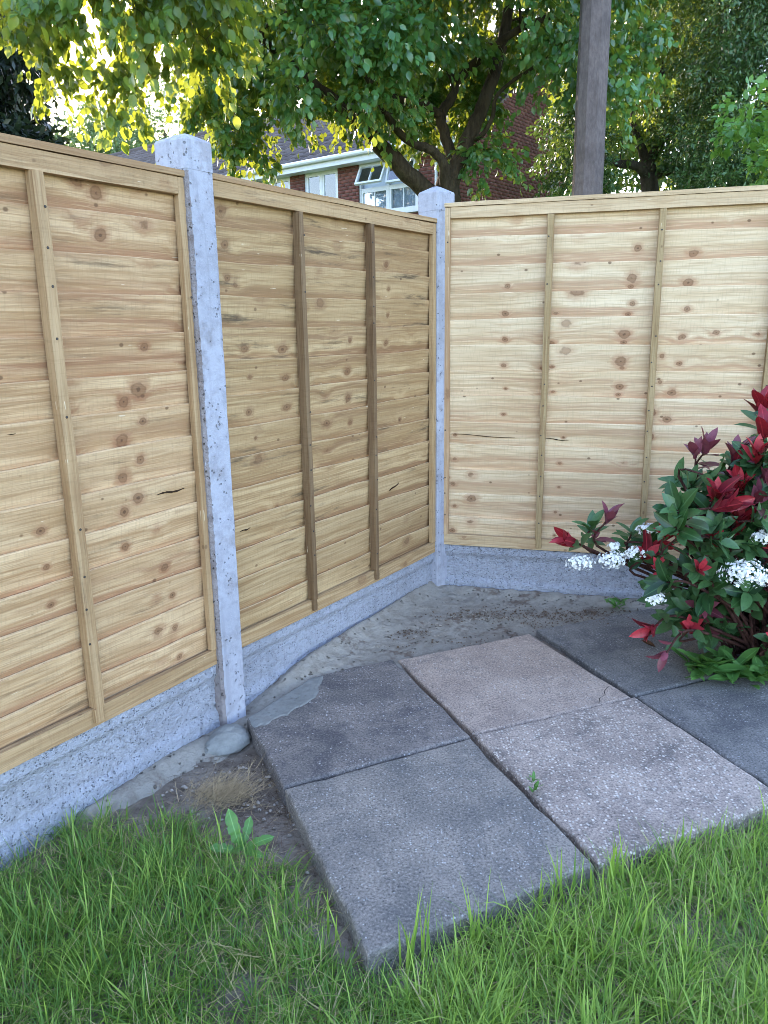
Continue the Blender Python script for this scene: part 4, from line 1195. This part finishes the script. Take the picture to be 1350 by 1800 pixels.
# hedge bush in front of the gable
def in_gb(P, x, y):
    return (((x - 1005) / 62) ** 2 + ((y - 270) / 95) ** 2 < 1) & (x > 955)
Cg = sample_clumps(40, (2.2, 5.0, 11.2, 13.4, 1.6, 5.0), in_gb, 9, 0.2)
gb = at(1000, 345, 12.3)
tree('shrubby_tree', 'leafy green bush hiding the lower right end of the brick gable', (gb.x, 12.3, 0), [[(gb.x, 12.3, -.1, .1), (gb.x, 12.3, 1.4, .08), (gb.x + .1, 12.3, 2.6, .05)]], Cg, LEAF_SMALL, 0.08, 190, 0.36, M['leaf_ever'], M['bark_dark'], 43, 0.4, 0.014)
# evergreen at the right edge
def in_ev(P, x, y):
    l = np.interp(y, [-300, 0, 60, 130, 220, 330], [1250, 1215, 1200, 1185, 1170, 1150])
    return (x > l) & (x < 1560) & (y < 345) & (y > -330)
Ce = sample_clumps(330, (4.2, 9.0, 10.6, 13.0, 1.8, 8.6), in_ev, 10, 0.22)
tree('evergreen_tree', 'dense dark evergreen filling the top right corner', (6.3, 11.8, 0), [[(6.3, 11.8, -.2, .22), (6.3, 11.8, 3, .16), (6.2, 11.8, 6, .1), (6.2, 11.8, 8, .05)]], Ce, LEAF_NARROW, 0.07, 330, 0.40, M['leaf_ever'], M['bark_dark'], 47, 0.3, 0.016, twig=16)
# bright maple boughs in front of it
def in_mp(P, x, y):
    return (x > 1215) & (x < 1500) & (y > 178 + (1350 - x) * 0.10) & (y < np.interp(x, [1200, 1260, 1350, 1500], [225, 265, 300, 330]))
Cp = sample_clumps(34, (3.0, 5.6, 6.3, 7.6, 1.9, 3.8), in_mp, 12, 0.14)
tree('maple_tree', 'bright green maple boughs reaching in at the right edge above the fence', (4.9, 7.0, 0), [[(4.9, 7, -.1, .12), (4.8, 7, 1.5, .09), (4.5, 7, 2.4, .05), (3.9, 6.9, 2.8, .02)]], Cp, LEAF_BROAD, 0.085, 60, 0.26, M['leaf_maple'], M['bark_dark'], 51, 0.25, 0.009)
# dark conifer at the left edge
def in_co(P, x, y):
    return (x < np.interp(y, [20, 90, 130, 200, 260], [10, 45, 62, 72, 60])) & (x > -420) & (y < 300) & (y > 40)
Cc = sample_clumps(130, (-13.0, -5.2, 13.2, 16.0, 2.6, 6.8), in_co, 14, 0.3)
tree('dark_conifer', 'very dark conifer at the left edge above the fence', (-7.4, 14.6, 0), [[(-7.4, 14.6, -.2, .25), (-7.4, 14.6, 3, .18), (-7.4, 14.6, 6, .06)]], Cc, LEAF_NARROW, 0.20, 300, 0.5, M['leaf_conifer'], M['bark_dark'], 57, 0.3, 0.02, twig=16)
# pale trees far behind
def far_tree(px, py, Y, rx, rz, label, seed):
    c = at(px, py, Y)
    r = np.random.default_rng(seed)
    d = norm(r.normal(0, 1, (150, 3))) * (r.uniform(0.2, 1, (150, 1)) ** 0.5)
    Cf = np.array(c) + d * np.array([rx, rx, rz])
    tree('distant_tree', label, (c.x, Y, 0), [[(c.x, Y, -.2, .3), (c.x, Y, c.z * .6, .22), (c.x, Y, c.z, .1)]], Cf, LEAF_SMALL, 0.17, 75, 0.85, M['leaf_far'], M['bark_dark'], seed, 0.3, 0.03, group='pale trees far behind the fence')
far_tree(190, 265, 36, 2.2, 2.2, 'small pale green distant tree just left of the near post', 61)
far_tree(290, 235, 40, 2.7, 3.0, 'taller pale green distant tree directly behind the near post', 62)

# ------------------------------------------------------------------ the red-tipped shrub
sb = Vector((1.42, 2.62, 0.0))
shrub = empty('photinia_shrub', sb, 'glossy shrub with red young leaves and white flower clusters at the right', 'shrub')
stems = bmesh.new()
GREEN = []; RED = []; PLUM = []
R1 = random.Random(91)
def whorl(lst, tip, axis, n, L, spread):
    axis = Vector(axis).normalized()
    a = axis.orthogonal().normalized(); b = axis.cross(a)
    ph = R1.uniform(0, 6)
    for k in range(n):
        an = ph + k * 2.4 + R1.gauss(0, .2)
        out = a * math.cos(an) + b * math.sin(an)
        sp = spread * R1.uniform(0.6, 1.25)
        d = (axis * math.cos(sp) + out * math.sin(sp)).normalized()
        nrm2 = (axis * math.sin(sp) - out * math.cos(sp)).normalized()
        p = tip - axis * (k * 0.006)
        lst.append((p, d, nrm2 + Vector((R1.gauss(0, .2), R1.gauss(0, .2), R1.gauss(0, .2))), L * R1.uniform(.75, 1.15), R1.random()))
def shoot(px, py, Y, kind, L=0.085, axis=(0, -0.25, 1), along_=9, frm=None):
    tip = at(px, py, Y)
    base = Vector(frm) if frm else sb + Vector((R1.gauss(0, .06), R1.gauss(0, .06), 0.03))
    ax = Vector(axis).normalized()
    m1 = base.lerp(tip, 0.45) + Vector((R1.gauss(0, .02), R1.gauss(0, .02), 0.05))
    m2 = tip - ax * min(0.11, (tip - base).length * .4)
    loc = lambda p, r: (p.x - sb.x, p.y - sb.y, p.z - sb.z, r)
    pts, rad = curve_pts([loc(base, .008), loc(m1, .006), loc(m2, .0045), loc(tip, .003)], 5)
    add_tube(stems, pts, rad, 6, False)
    if kind == 'red': whorl(RED, tip, ax, R1.randint(6, 8), L, 0.46)
    elif kind == 'plum': whorl(PLUM, tip, ax, R1.randint(4, 6), L, 0.48)
    elif kind == 'green': whorl(GREEN, tip, ax, R1.randint(6, 8), L, 0.85)
    n = len(pts)
    for k in range(along_):
        i = int(n * R1.uniform(0.45, 0.93)); i = min(i, n - 2)
        p = pts[i] + Vector(sb); tdir = (pts[i + 1] - pts[i]).normalized()
        o = Vector((R1.gauss(0, 1), R1.gauss(0, 1) - .4, R1.gauss(0, .5))); o = (o - tdir * o.dot(tdir)).normalized()
        d = (tdir * 0.45 + o).normalized()
        lst = GREEN if kind != 'plum' or R1.random() < .6 else PLUM
        lst.append((p, d, tdir + Vector((0, -.3, .4)) + Vector((R1.gauss(0, .25), R1.gauss(0, .25), 0)), L * R1.uniform(.7, 1.15), R1.random()))
tips = [
    (1003, 950, 2.62, 'red', .085, (-.9, -.2, .45), 2), (1040, 925, 2.66, 'green', .08, (-.1, -.3, 1), 4), (1068, 912, 2.64, 'plum', .08, (.25, -.2, 1), 5),
    (1110, 935, 2.62, 'green', .08, (-.2, -.4, 1), 7), (1168, 935, 2.46, 'red', .085, (-.2, -.4, 1), 6), (1195, 940, 2.45, 'red', .09, (.35, -.3, 1), 5),
    (1240, 790, 2.62, 'plum', .085, (.1, -.2, 1), 9), (1222, 800, 2.62, 'plum', .075, (-.35, -.2, 1), 5), (1292, 800, 2.5, 'plum', .095, (0, -.2, 1), 8), (1293, 815, 2.5, 'red', .08, (.2, -.3, 1), 6),
    (1345, 760, 2.46, 'red', .1, (0, -.2, 1), 8), (1330, 800, 2.44, 'red', .09, (-.2, -.4, 1), 7), (1300, 850, 2.44, 'red', .085, (-.3, -.5, .9), 8), (1345, 850, 2.40, 'plum', .1, (.1, -.5, 1), 8),
    (1262, 880, 2.45, 'red', .07, (-.4, -.5, .8), 7), (1296, 925, 2.40, 'red', .1, (-.1, -.5, 1), 8), (1258, 950, 2.40, 'red', .08, (-.1, -.6, .9), 8), (1330, 880, 2.38, 'plum', .095, (.2, -.5, 1), 7),
    (1160, 1000, 2.44, 'red', .07, (-.5, -.5, .7), 6), (1230, 1000, 2.38, 'red', .06, (0, -.8, .6), 7), (1215, 850, 2.6, 'green', .09, (-.4, -.3, 1), 9), (1190, 845, 2.66, 'green', .09, (-.8, -.2, .7), 7),
    (1340, 720, 2.6, 'red', .1, (-.1, -.1, 1), 6), (1385, 720, 2.5, 'red', .1, (0, -.2, 1), 9), (1400, 800, 2.4, 'plum', .1, (0, -.3, 1), 9), (1420, 870, 2.35, 'red', .1, (0, -.3, 1), 9), (1460, 780, 2.45, 'red', .1, (0, -.3, 1), 9),
    (1145, 1105, 2.42, 'red', .085, (-.75, -.4, -.2), 2), (1170, 1150, 2.34, 'plum', .07, (-.6, -.3, -.5), 3),
]
for tp in tips: shoot(tp[0], tp[1], tp[2], tp[3], tp[4], tp[5], tp[6], None)
r9 = random.Random(5)
for k in range(150):                     # the green body of the bush
    px = r9.uniform(1120, 1480); py = r9.uniform(800, 1125)
    cx_, cy_ = 1335, 985
    if ((px - cx_) / 205) ** 2 + ((py - cy_) / 190) ** 2 > r9.uniform(.55, 1.1): continue
    shoot(px, py, r9.uniform(2.32, 2.75), r9.choice(['green'] * 5 + ['red', 'red', 'plum']), r9.uniform(.075, .1), (r9.gauss(-.2, .5), -0.55, r9.uniform(.0, 1)), 4)
from_bm('stems', stems, M['stem'], shrub, None, True)
def leaf_objects(lst, mat, parent, base, seed, limit, tw=0.42):
    var = []
    rr = random.Random(seed)
    for k in range(8):
        V0, T0 = leaf_template(tw * rr.uniform(.9, 1.15), rr.uniform(.10, .22), rr.uniform(-.05, .32), 7, 0.66)
        V0[:, 2] += 0.02 * np.sin(V0[:, 1] * 9 + k) * np.sign(V0[:, 0])
        me = mesh_tris('leaf', V0, T0, np.full(len(V0), (k + .5) / 8), True)
        rib_attr(me, V0)
        me.materials.append(mat); var.append(me)
    lst = sorted(lst, key=lambda q: -q[3] / (q[0] - Vector((0, 0, CAM_H))).length)
    for (p, d, nn, L, rn) in lst[:limit]:
        R = frames(np.array([d]), np.array([nn]))[0]
        o = bpy.data.objects.new('leaf', var[min(7, int(rn * 8))]); COL.objects.link(o); o.parent = parent
        o.matrix_basis = Matrix.Translation(p - base) @ Matrix(R.tolist()).to_4x4() @ Matrix.Scale(L, 4)
    rest = lst[limit:]
    if rest:
        P = np.array([q[0] - base for q in rest]); D = np.array([q[1] for q in rest]); Nn = np.array([q[2] for q in rest])
        o = link('inner_leaves', cloud_mesh('inner_leaves', leaf_template(tw, .16, .12, 5, .85), P, D, Nn, np.array([q[3] for q in rest]), np.array([q[4] for q in rest])), mat, parent)
        o['kind'] = 'stuff'
leaf_objects(RED, M['sh_red'], shrub, sb, 1, 115, 0.40)
leaf_objects(PLUM, M['sh_plum'], shrub, sb, 2, 60, 0.40)
leaf_objects(GREEN, M['sh_green'], shrub, sb, 3, 125, 0.44)
def flower_cluster(px, py, Y, rad, n, parent=shrub):
    c = at(px, py, Y)
    r = np.random.default_rng(int(px * 7 + py))
    d = norm(r.normal(0, 1, (n, 3)) + np.array([0, -0.35, 0.45]))
    Pc = np.array(c - sb) + d * rad * np.array([1.15, .8, .62]) * r.uniform(.62, 1.12, (n, 1))
    V = []; T = []
    for p, dd in zip(Pc, d):
        dd = norm(dd + r.normal(0, .25, 3)); a = norm(np.cross(dd, [0.3, 0.2, 1])); b = np.cross(dd, a)
        s = r.uniform(.0040, .0066); ph = r.uniform(0, 6)
        for k in range(5):
            an = ph + k * 1.2566
            o = a * math.cos(an) + b * math.sin(an); w_ = -a * math.sin(an) + b * math.cos(an)
            i = len(V)
            V += [p, p + o * s * .6 + w_ * s * .45 + dd * s * .15, p + o * s * 1.15 + dd * s * .3, p + o * s * .6 - w_ * s * .45 + dd * s * .15]
            T += [(i, i + 1, i + 2), (i, i + 2, i + 3)]
    link('flower_cluster', mesh_tris('flower_cluster', np.array(V), np.array(T)), M['petal'], parent)
for a in [(1076, 984, 2.56, .047, 170), (1020, 990, 2.58, .044, 150), (1078, 960, 2.6, .022, 50), (1118, 972, 2.55, .034, 90), (1138, 930, 2.56, .034, 90), (1310, 1008, 2.30, .066, 260), (1345, 1020, 2.29, .03, 70), (1345, 945, 2.33, .035, 90), (1152, 1052, 2.42, .030, 80)]:
    flower_cluster(*a)

# bright green plant growing at the foot of the shrub
def leafy_plant(name, label, base, n, L, mat, seed, tw=0.4, up=0.7, cat='plant', spread=0.06, tmpl=None, group=None):
    t = empty(name, base, label, cat, group)
    rr = random.Random(seed)
    lst = []
    for k in range(n):
        an = rr.uniform(0, 6.283); e = rr.uniform(up * .4, up * 1.3)
        d = Vector((math.cos(an) * math.cos(e), math.sin(an) * math.cos(e), math.sin(e)))
        p = Vector(base) + Vector((rr.gauss(0, spread), rr.gauss(0, spread * .7), rr.uniform(0, .04)))
        lst.append((p, d, Vector((-d.x * d.z, -d.y * d.z, 1.0)) + Vector((rr.gauss(0, .25), rr.gauss(0, .25), 0)), L * rr.uniform(.6, 1.2), rr.random()))
    leaf_objects(lst, mat, t, Vector(base), seed, 300, tw)
    return t
for i, (px, py, n, s, lb) in enumerate([(1262, 1192, 52, .055, 'low bright green leafy plant spilling onto the slabs under the shrub'), (1338, 1196, 52, .055, 'low bright green leafy plant cut off by the right edge under the shrub')]):
    p = ground(px, py, ZS)
    leafy_plant('groundcover_plant', lb, (p.x, p.y + 0.015, ZS), n, 0.10, M['weed'], 70 + i, 0.42, 0.6, group='bright green plants under the shrub', spread=s)
p = at(1255, 870, 2.6)
# small weeds
p = ground(937, 1392, ZS); leafy_plant('joint_weed', 'tiny green weed growing in the joint between two slabs', (p.x, p.y, ZS - .004), 14, 0.026, M['weed'], 81, 0.3, 0.9, 'weed', 0.004)
p = ground(1085, 1072, 0.045); leafy_plant('wall_weed', 'small dark weed at the foot of the right gravel board', (p.x, p.y, 0.045), 22, 0.04, M['weed'], 82, 0.45, 0.8, 'weed', 0.018)
# dandelion on the bare earth: long toothed leaves
def tooth_leaf(n=14, w=0.30):
    V = [(0, 0, 0)]; T = []
    for k in range(1, n):
        y = k / n
        ww = w * 0.5 * (0.25 + 0.75 * math.sin(math.pi * min(1, y * .62 + .12)) ** 1.2) * (1.0 if k % 3 else .8) * (1 if y < .9 else .6)
        z = 0.10 * math.sin(y * 3.0)
        V += [(-ww, y - (0.02 if k % 3 == 1 else 0), z + .03 * math.sin(k * 2.1)), (0, y, z - .012), (ww, y - (0.02 if k % 3 == 1 else 0), z + .03 * math.cos(k * 1.7))]
    V.append((0, 1, .02)); T += [(0, 2, 1), (0, 3, 2)]
    for i in range(n - 2):
        a = 1 + 3 * i; b = a + 3
        T += [(a, a + 1, b + 1), (a, b + 1, b), (a + 1, a + 2, b + 2), (a + 1, b + 2, b + 1)]
    a = 1 + 3 * (n - 2); T += [(a, a + 1, len(V) - 1), (a + 1, a + 2, len(V) - 1)]
    return np.array(V, float), np.array(T)
db = ground(425, 1500, 0.0)
dand = empty('dandelion', (db.x, db.y, 0), 'dandelion with one upright toothed leaf on the bare earth beside the slabs', 'dandelion')
V0, T0 = tooth_leaf()
for (d, L, nn) in [((-.32, .35, .95), .105, (.25, -1, .3)), ((.95, .25, .28), .085, (0, -.5, 1)), ((.75, -.45, .2), .07, (0, -.2, 1)), ((-.8, -.3, .35), .08, (.2, -.4, 1)), ((.15, .5, .5), .075, (.3, -.8, .6))]:
    me = mesh_tris('leaf', V0, T0, np.full(len(V0), random.uniform(.3, .9)), True)
    rib_attr(me, V0)
    me.materials.append(M['weed'])
    o = bpy.data.objects.new('leaf', me); COL.objects.link(o); o.parent = dand
    R = frames(np.array([d], float), np.array([nn], float))[0]
    o.matrix_basis = Matrix.Translation((random.gauss(0, .006), random.gauss(0, .006), .008)) @ Matrix(R.tolist()).to_4x4() @ Matrix.Scale(L, 4)

# ------------------------------------------------------------------ grass and litter
def blades(root, Hh, Wd, az, lean, curl, rn, name, mat, nseg=4):
    n = len(root)
    t = np.linspace(0, 1, nseg + 1)
    dirv = np.stack([np.cos(az), np.sin(az), np.zeros(n)], -1)
    side = np.stack([-np.sin(az), np.cos(az), np.zeros(n)], -1)
    ang = lean[:, None] + curl[:, None] * t[None]            # angle from vertical along the blade
    ds = Hh[:, None] / nseg
    hx = np.concatenate([np.zeros((n, 1)), np.cumsum(np.sin(ang[:, :-1]) * ds, 1)], 1)
    hz = np.concatenate([np.zeros((n, 1)), np.cumsum(np.cos(ang[:, :-1]) * ds, 1)], 1)
    hz = np.maximum(hz, 0.003)
    cen = root[:, None, :] + dirv[:, None, :] * hx[..., None] + np.array([0, 0, 1.0]) * hz[..., None]
    wv = Wd[:, None] * 0.5 * np.clip(1.0 - t[None] ** 2.2, 0, 1) * (0.7 + 0.3 * np.sin(t[None] * 3.1))
    Lf = cen - side[:, None, :] * wv[..., None]; Rt = cen + side[:, None, :] * wv[..., None]
    V = np.empty((n, 2 * nseg + 1, 3)); V[:, 0:2 * nseg:2] = Lf[:, :-1]; V[:, 1:2 * nseg:2] = Rt[:, :-1]; V[:, -1] = cen[:, -1]
    T = []
    for k in range(nseg - 1):
        a = 2 * k; T += [(a, a + 1, a + 3), (a, a + 3, a + 2)]
    T.append((2 * nseg - 2, 2 * nseg - 1, 2 * nseg))
    T = np.array(T)[None] + (np.arange(n) * (2 * nseg + 1))[:, None, None]
    return V.reshape(-1, 3), T.reshape(-1, 3), np.repeat(rn, 2 * nseg + 1)
EDGE = [(-500, 1760), (-60, 1530), (40, 1490), (120, 1452), (200, 1438), (290, 1440), (345, 1470), (400, 1500), (470, 1510), (520, 1530), (552, 1580), (590, 1660), (632, 1722), (660, 1735), (760, 1690), (880, 1640), (1000, 1588), (1058, 1560), (1200, 1505), (1350, 1452), (1700, 1330)]
ex = np.array([a for a, _ in EDGE]); ey = np.array([b for _, b in EDGE])
EW = np.array([list(ground(a, b, 0.0))[:2] for a, b in EDGE])         # the lawn edge on the ground
def lawn_side(P):
    # signed distance-like test: inside the polygon closed behind the camera
    poly = np.vstack([EW, [[4, 1.9], [4, -1], [-3.0, -1]]])
    x, y = P[:, 0], P[:, 1]
    ins = np.zeros(len(P), bool)
    j = len(poly) - 1
    for i in range(len(poly)):
        xi, yi = poly[i]; xj, yj = poly[j]
        c = ((yi > y) != (yj > y)) & (x < (xj - xi) * (y - yi) / (yj - yi + 1e-12) + xi)
        ins ^= c; j = i
    d = np.full(len(P), 9.0)
    for a, b in zip(EW[:-1], EW[1:]):
        dd, _ = seg_dist(x, y, a, b); d = np.minimum(d, dd)
    return ins, d
GV = []; GT = []; GR = []; off = 0
def add_blades(*a):
    global off
    V, T, R = blades(*a, 'g', None)
    GV.append(V); GT.append(T + off); GR.append(R); off += len(V)
r = np.random.default_rng(17)
n = 120000
P = np.stack([r.uniform(-1.5, 1.9, n), r.uniform(0.35, 2.1, n)], -1)
ins, dist = lawn_side(P)
cl = smooth_noise(P[:, 0], P[:, 1], 9.0, 31) + 0.6 * smooth_noise(P[:, 0], P[:, 1], 23.0, 32)
# never through the fence
fd = (P[:, 0] - o_l.x) * NL.x + (P[:, 1] - o_l.y) * NL.y
keep = ins & (fd > 0.03) & (r.uniform(0, 1, n) < np.clip(0.2 + dist * 8, 0, 1) * np.clip(0.85 + cl * 0.6, 0.15, 1))
P = P[keep]; cl = cl[keep]; dist = dist[keep]; n = len(P)
hgt = (0.045 + 0.060 * r.uniform(0, 1, n) ** 1.5) * (1.0 + 0.35 * np.clip(cl, -.6, 1)) * np.where(P[:, 0] > 0.05, 1.25, 1.0)
az0 = smooth_noise(P[:, 0], P[:, 1], 6.0, 40) * 3.0
rn = np.clip(r.beta(1.5, 1.5, n) * 0.86 + 0.08 * cl + np.where(P[:, 0] > 0.0, .04, -.2), 0, 0.89)
dry = r.uniform(0, 1, n) < np.clip(0.06 - 0.10 * cl + 0.10 * np.exp(-dist / .06), 0.02, 0.35)
rn = np.where(dry, 0.96, rn)
lean_ = np.abs(r.normal(.42, .34, n)) + dry * .6
add_blades(np.c_[P, np.full(n, -0.006)], hgt * r.uniform(.7, 1.35, n), r.uniform(.0014, .0036, n) * np.where(r.uniform(0, 1, n) < .15, 1.7, 1.0), az0 + r.normal(0, 1.7, n), lean_, np.abs(r.normal(0.9, .7, n)), rn)
# thatch: flattened dead blades close to the soil
nt = 15000
Pt = np.stack([r.uniform(-1.4, 1.8, nt), r.uniform(0.5, 2.0, nt)], -1)
it, dt_ = lawn_side(Pt)
ft = (Pt[:, 0] - o_l.x) * NL.x + (Pt[:, 1] - o_l.y) * NL.y
ct = smooth_noise(Pt[:, 0], Pt[:, 1], 9.0, 31) + 0.6 * smooth_noise(Pt[:, 0], Pt[:, 1], 23.0, 32)
Pt = Pt[it & (ft > .03) & (r.uniform(0, 1, nt) < np.clip(.55 - ct * .6, .15, 1))]; nt = len(Pt)
add_blades(np.c_[Pt, r.uniform(0.0, .03, nt)], r.uniform(.03, .09, nt), r.uniform(.0009, .0022, nt), r.uniform(0, 6.3, nt), r.uniform(.9, 1.5, nt), r.normal(0, .4, nt), np.full(nt, .96))
# tufts: blades fanning out from shared crowns
nt = 3400
Ct = np.stack([r.uniform(-1.4, 1.8, nt), r.uniform(0.5, 2.0, nt)], -1)
it, dt_ = lawn_side(Ct)
ft = (Ct[:, 0] - o_l.x) * NL.x + (Ct[:, 1] - o_l.y) * NL.y
cq = smooth_noise(Ct[:, 0], Ct[:, 1], 9.0, 31) + 0.6 * smooth_noise(Ct[:, 0], Ct[:, 1], 23.0, 32)
Ct = Ct[it & (ft > .045) & (r.uniform(0, 1, nt) < np.clip(.85 + cq * .7, .2, 1))]; nt = len(Ct)
per = 26
th_ = (r.uniform(0.045, 0.125, nt) * np.where(Ct[:, 0] > 0.0, 1.1, .9)).repeat(per) * r.uniform(.45, 1.1, nt * per)
azt = r.uniform(0, 6.28, nt * per)
spr = r.uniform(.0, .016, nt * per)
Pt = Ct.repeat(per, 0) + np.stack([np.cos(azt), np.sin(azt)], -1) * spr[:, None]
wt = (r.uniform(.0013, .0036, nt) * np.where(Ct[:, 0] > .05, 1.25, .85)).repeat(per) * r.uniform(.7, 1.2, nt * per)
tone_ = np.clip(r.beta(2, 1.6, nt) + np.where(Ct[:, 0] > 0, .04, -.22), 0, 1).repeat(per)
rt2 = np.clip(tone_ * .7 + r.uniform(-.12, .22, nt * per), 0, .88)
rt2 = np.where(r.uniform(0, 1, nt * per) < r.choice([.03, .1, .3], nt, p=[.6, .28, .12]).repeat(per), .96, rt2)
bias = r.uniform(0, 6.28, nt).repeat(per)
azb = np.arctan2(np.sin(azt) + .7 * np.sin(bias), np.cos(azt) + .7 * np.cos(bias))
add_blades(np.c_[Pt, np.full(nt * per, -.006)], th_, wt, azb + r.normal(0, .4, nt * per), .15 + spr * 30 + np.abs(r.normal(0, .25, nt * per)), np.abs(r.normal(1.15, .75, nt * per)), rt2)
# coarser taller blades, thickest along the front edge of the slabs
n = 3800
P = np.stack([r.uniform(-1.3, 1.7, n), r.uniform(0.6, 1.9, n)], -1)
ins, dist = lawn_side(P)
fd = (P[:, 0] - o_l.x) * NL.x + (P[:, 1] - o_l.y) * NL.y
keep = ins & (fd > 0.03) & (r.uniform(0, 1, n) < np.where(P[:, 0] > 0.10, 0.75, 0.10))
P = P[keep]; n = len(P)
add_blades(np.c_[P, np.full(n, -0.006)], r.uniform(.07, .14, n), r.uniform(.004, .0068, n), r.uniform(0, 6.28, n), np.abs(r.normal(.22, .15, n)), np.abs(r.normal(.45, .4, n)), np.clip(r.beta(3, 2, n) * .88, 0, .88))
# stalks against the slabs seen in the picture
st = []
for (bx_, by_, hh, cnt) in [(725, 1716, .17, 6), (742, 1710, .20, 6), (824, 1678, .16, 6), (850, 1668, .13, 3), (955, 1610, .14, 7), (985, 1600, .15, 7), (1015, 1590, .14, 7), (1060, 1572, .19, 7), (1080, 1568, .18, 6), (1110, 1560, .14, 6), (600, 1660, .13, 4), (560, 1600, .07, 4), (1180, 1520, .09, 6), (1250, 1500, .09, 6)]:
    for k in range(cnt):
        g_ = ground(bx_ + random.gauss(0, 12), by_ + random.gauss(0, 8), 0); st.append((g_.x, g_.y, hh * random.uniform(.6, 1.1)))
st = np.array(st); n = len(st)
add_blades(np.c_[st[:, :2], np.full(n, -.004)], st[:, 2], r.uniform(.004, .0072, n), r.uniform(0, 6.28, n), np.abs(r.normal(.1, .1, n)), np.abs(r.normal(.35, .3, n)), np.clip(r.beta(3, 2, n) * .85, 0, .85))
gm = link('grass', mesh_tris('grass', np.vstack(GV), np.vstack(GT), np.concatenate(GR)), M['grass'])
tag(gm, 'unmown green lawn grass with dry stalks in the foreground', 'grass', kind='stuff')
# dead straw on the bare earth
GV = []; GT = []; GR = []; off = 0
c = ground(385, 1405, 0)
n = 800
P = np.stack([c.x + r.normal(0, .045, n), c.y + r.normal(0, .032, n)], -1)
add_blades(np.c_[P, r.uniform(0, .022, n)], r.uniform(.03, .08, n), r.uniform(.0009, .002, n), r.normal(.4, .7, n), r.uniform(.95, 1.5, n), r.normal(0, .25, n), np.full(n, .96))
n = 300
P = np.stack([r.uniform(-.75, -.1, n), r.uniform(1.4, 2.0, n)], -1)
fd = (P[:, 0] - o_l.x) * NL.x + (P[:, 1] - o_l.y) * NL.y
P = P[fd > .05]; n = len(P)
add_blades(np.c_[P, r.uniform(0, .008, n)], r.uniform(.02, .07, n), r.uniform(.0008, .0016, n), r.uniform(0, 6.3, n), r.uniform(1.2, 1.55, n), r.normal(0, .2, n), np.full(n, .96))
so = link('dry_straw', mesh_tris('dry_straw', np.vstack(GV), np.vstack(GT)), M['straw'])
tag(so, 'wisps of dry straw lying on the bare earth by the near post', 'straw', kind='stuff')
GV = []; GT = []; GR = []; off = 0
n = 900
P = np.stack([r.uniform(-.62, -.12, n), r.uniform(1.45, 2.05, n)], -1)
fd = (P[:, 0] - o_l.x) * NL.x + (P[:, 1] - o_l.y) * NL.y
P = P[fd > .07]; n = len(P)
add_blades(np.c_[P, r.uniform(0, .006, n)], r.uniform(.012, .045, n), r.uniform(.0008, .0018, n), r.uniform(0, 6.3, n), r.uniform(1.25, 1.55, n), r.normal(0, .2, n), np.full(n, .5))
tag(link('needle_litter', mesh_tris('needle_litter', np.vstack(GV), np.vstack(GT)), M['debris']), 'brown needles and rootlets littering the bare earth', 'litter', kind='stuff')
# pebbles and crumbs
def crumbs(name, label, pts, smin, smax, mat, seed):
    rr = np.random.default_rng(seed)
    bm = bmesh.new(); bmesh.ops.create_icosphere(bm, subdivisions=1, radius=1.0)
    V0 = np.array([v.co[:] for v in bm.verts]); T0 = np.array([[v.index for v in f.verts] for f in bm.faces]); bm.free()
    V = []; T = []
    for i, p in enumerate(pts):
        s = smin + (smax - smin) * rr.uniform() ** 2.5
        V.append((V0 * rr.uniform(.6, 1.3, 3) + rr.normal(0, .12, V0.shape)) * s * np.array([1, 1, .65]) + np.array(p)); T.append(T0 + i * len(V0))
    o = link(name, mesh_tris(name, np.vstack(V), np.vstack(T)), mat)
    return tag(o, label, 'pebbles', kind='stuff')
pts = []
for (px, py, z, sx, sy, k) in [(440, 1400, .0, .10, .10, 300), (330, 1390, .0, .09, .06, 120), (700, 1105, .044, .10, .05, 110), (820, 1085, .044, .14, .04, 90), (560, 1170, .045, .05, .02, 20), (540, 1560, .0, .05, .08, 40)]:
    g_ = ground(px, py, z)
    for _ in range(k): pts.append((g_.x + random.gauss(0, sx), g_.y + random.gauss(0, sy), z + .002))
pts = [p for p in pts if (p[0] - o_l.x) * NL.x + (p[1] - o_l.y) * NL.y > .05]
crumbs('pebbles', 'small pale stones and mortar crumbs scattered on the earth and cement', pts, .001, .0065, M['pebble'], 5)
pts = []
for (px, py, z, sx, sy, k) in [(715, 1112, .046, .06, .022, 160), (860, 1080, .046, .15, .05, 500), (780, 1130, .046, .2, .04, 160), (1000, 1084, .046, .13, .045, 700), (940, 1100, .046, .03, .02, 60), (1060, 1075, .046, .06, .012, 90)]:
    g_ = ground(px, py, z)
    for _ in range(k): pts.append((g_.x + random.gauss(0, sx), g_.y + random.gauss(0, sy), z + .001))
crumbs('dry_debris', 'dark crumbs of soil and leaf litter on the cement in the corner', pts, .0008, .0048, M['debris'], 6)
# two dead leaves on the slabs
for (px, py, z, L, lb) in [(1152, 1140, ZS, .055, 'curled brown dead leaf lying on the slab by the shrub'), (545, 1345, 0.005, .03, 'small russet dead leaf against the slab edge')]:
    p = ground(px, py, z)
    V0, T0 = leaf_template(.5, .5, -.25, 6, .8)
    me = mesh_tris('dead_leaf', V0 * L, T0, np.zeros(len(V0)), True)
    o = link('dead_leaf', me, M['dead_leaf'], None, (p.x, p.y, z + .006)); o.rotation_euler = (.15, .1, random.uniform(0, 6))
    tag(o, lb, 'dead leaf')
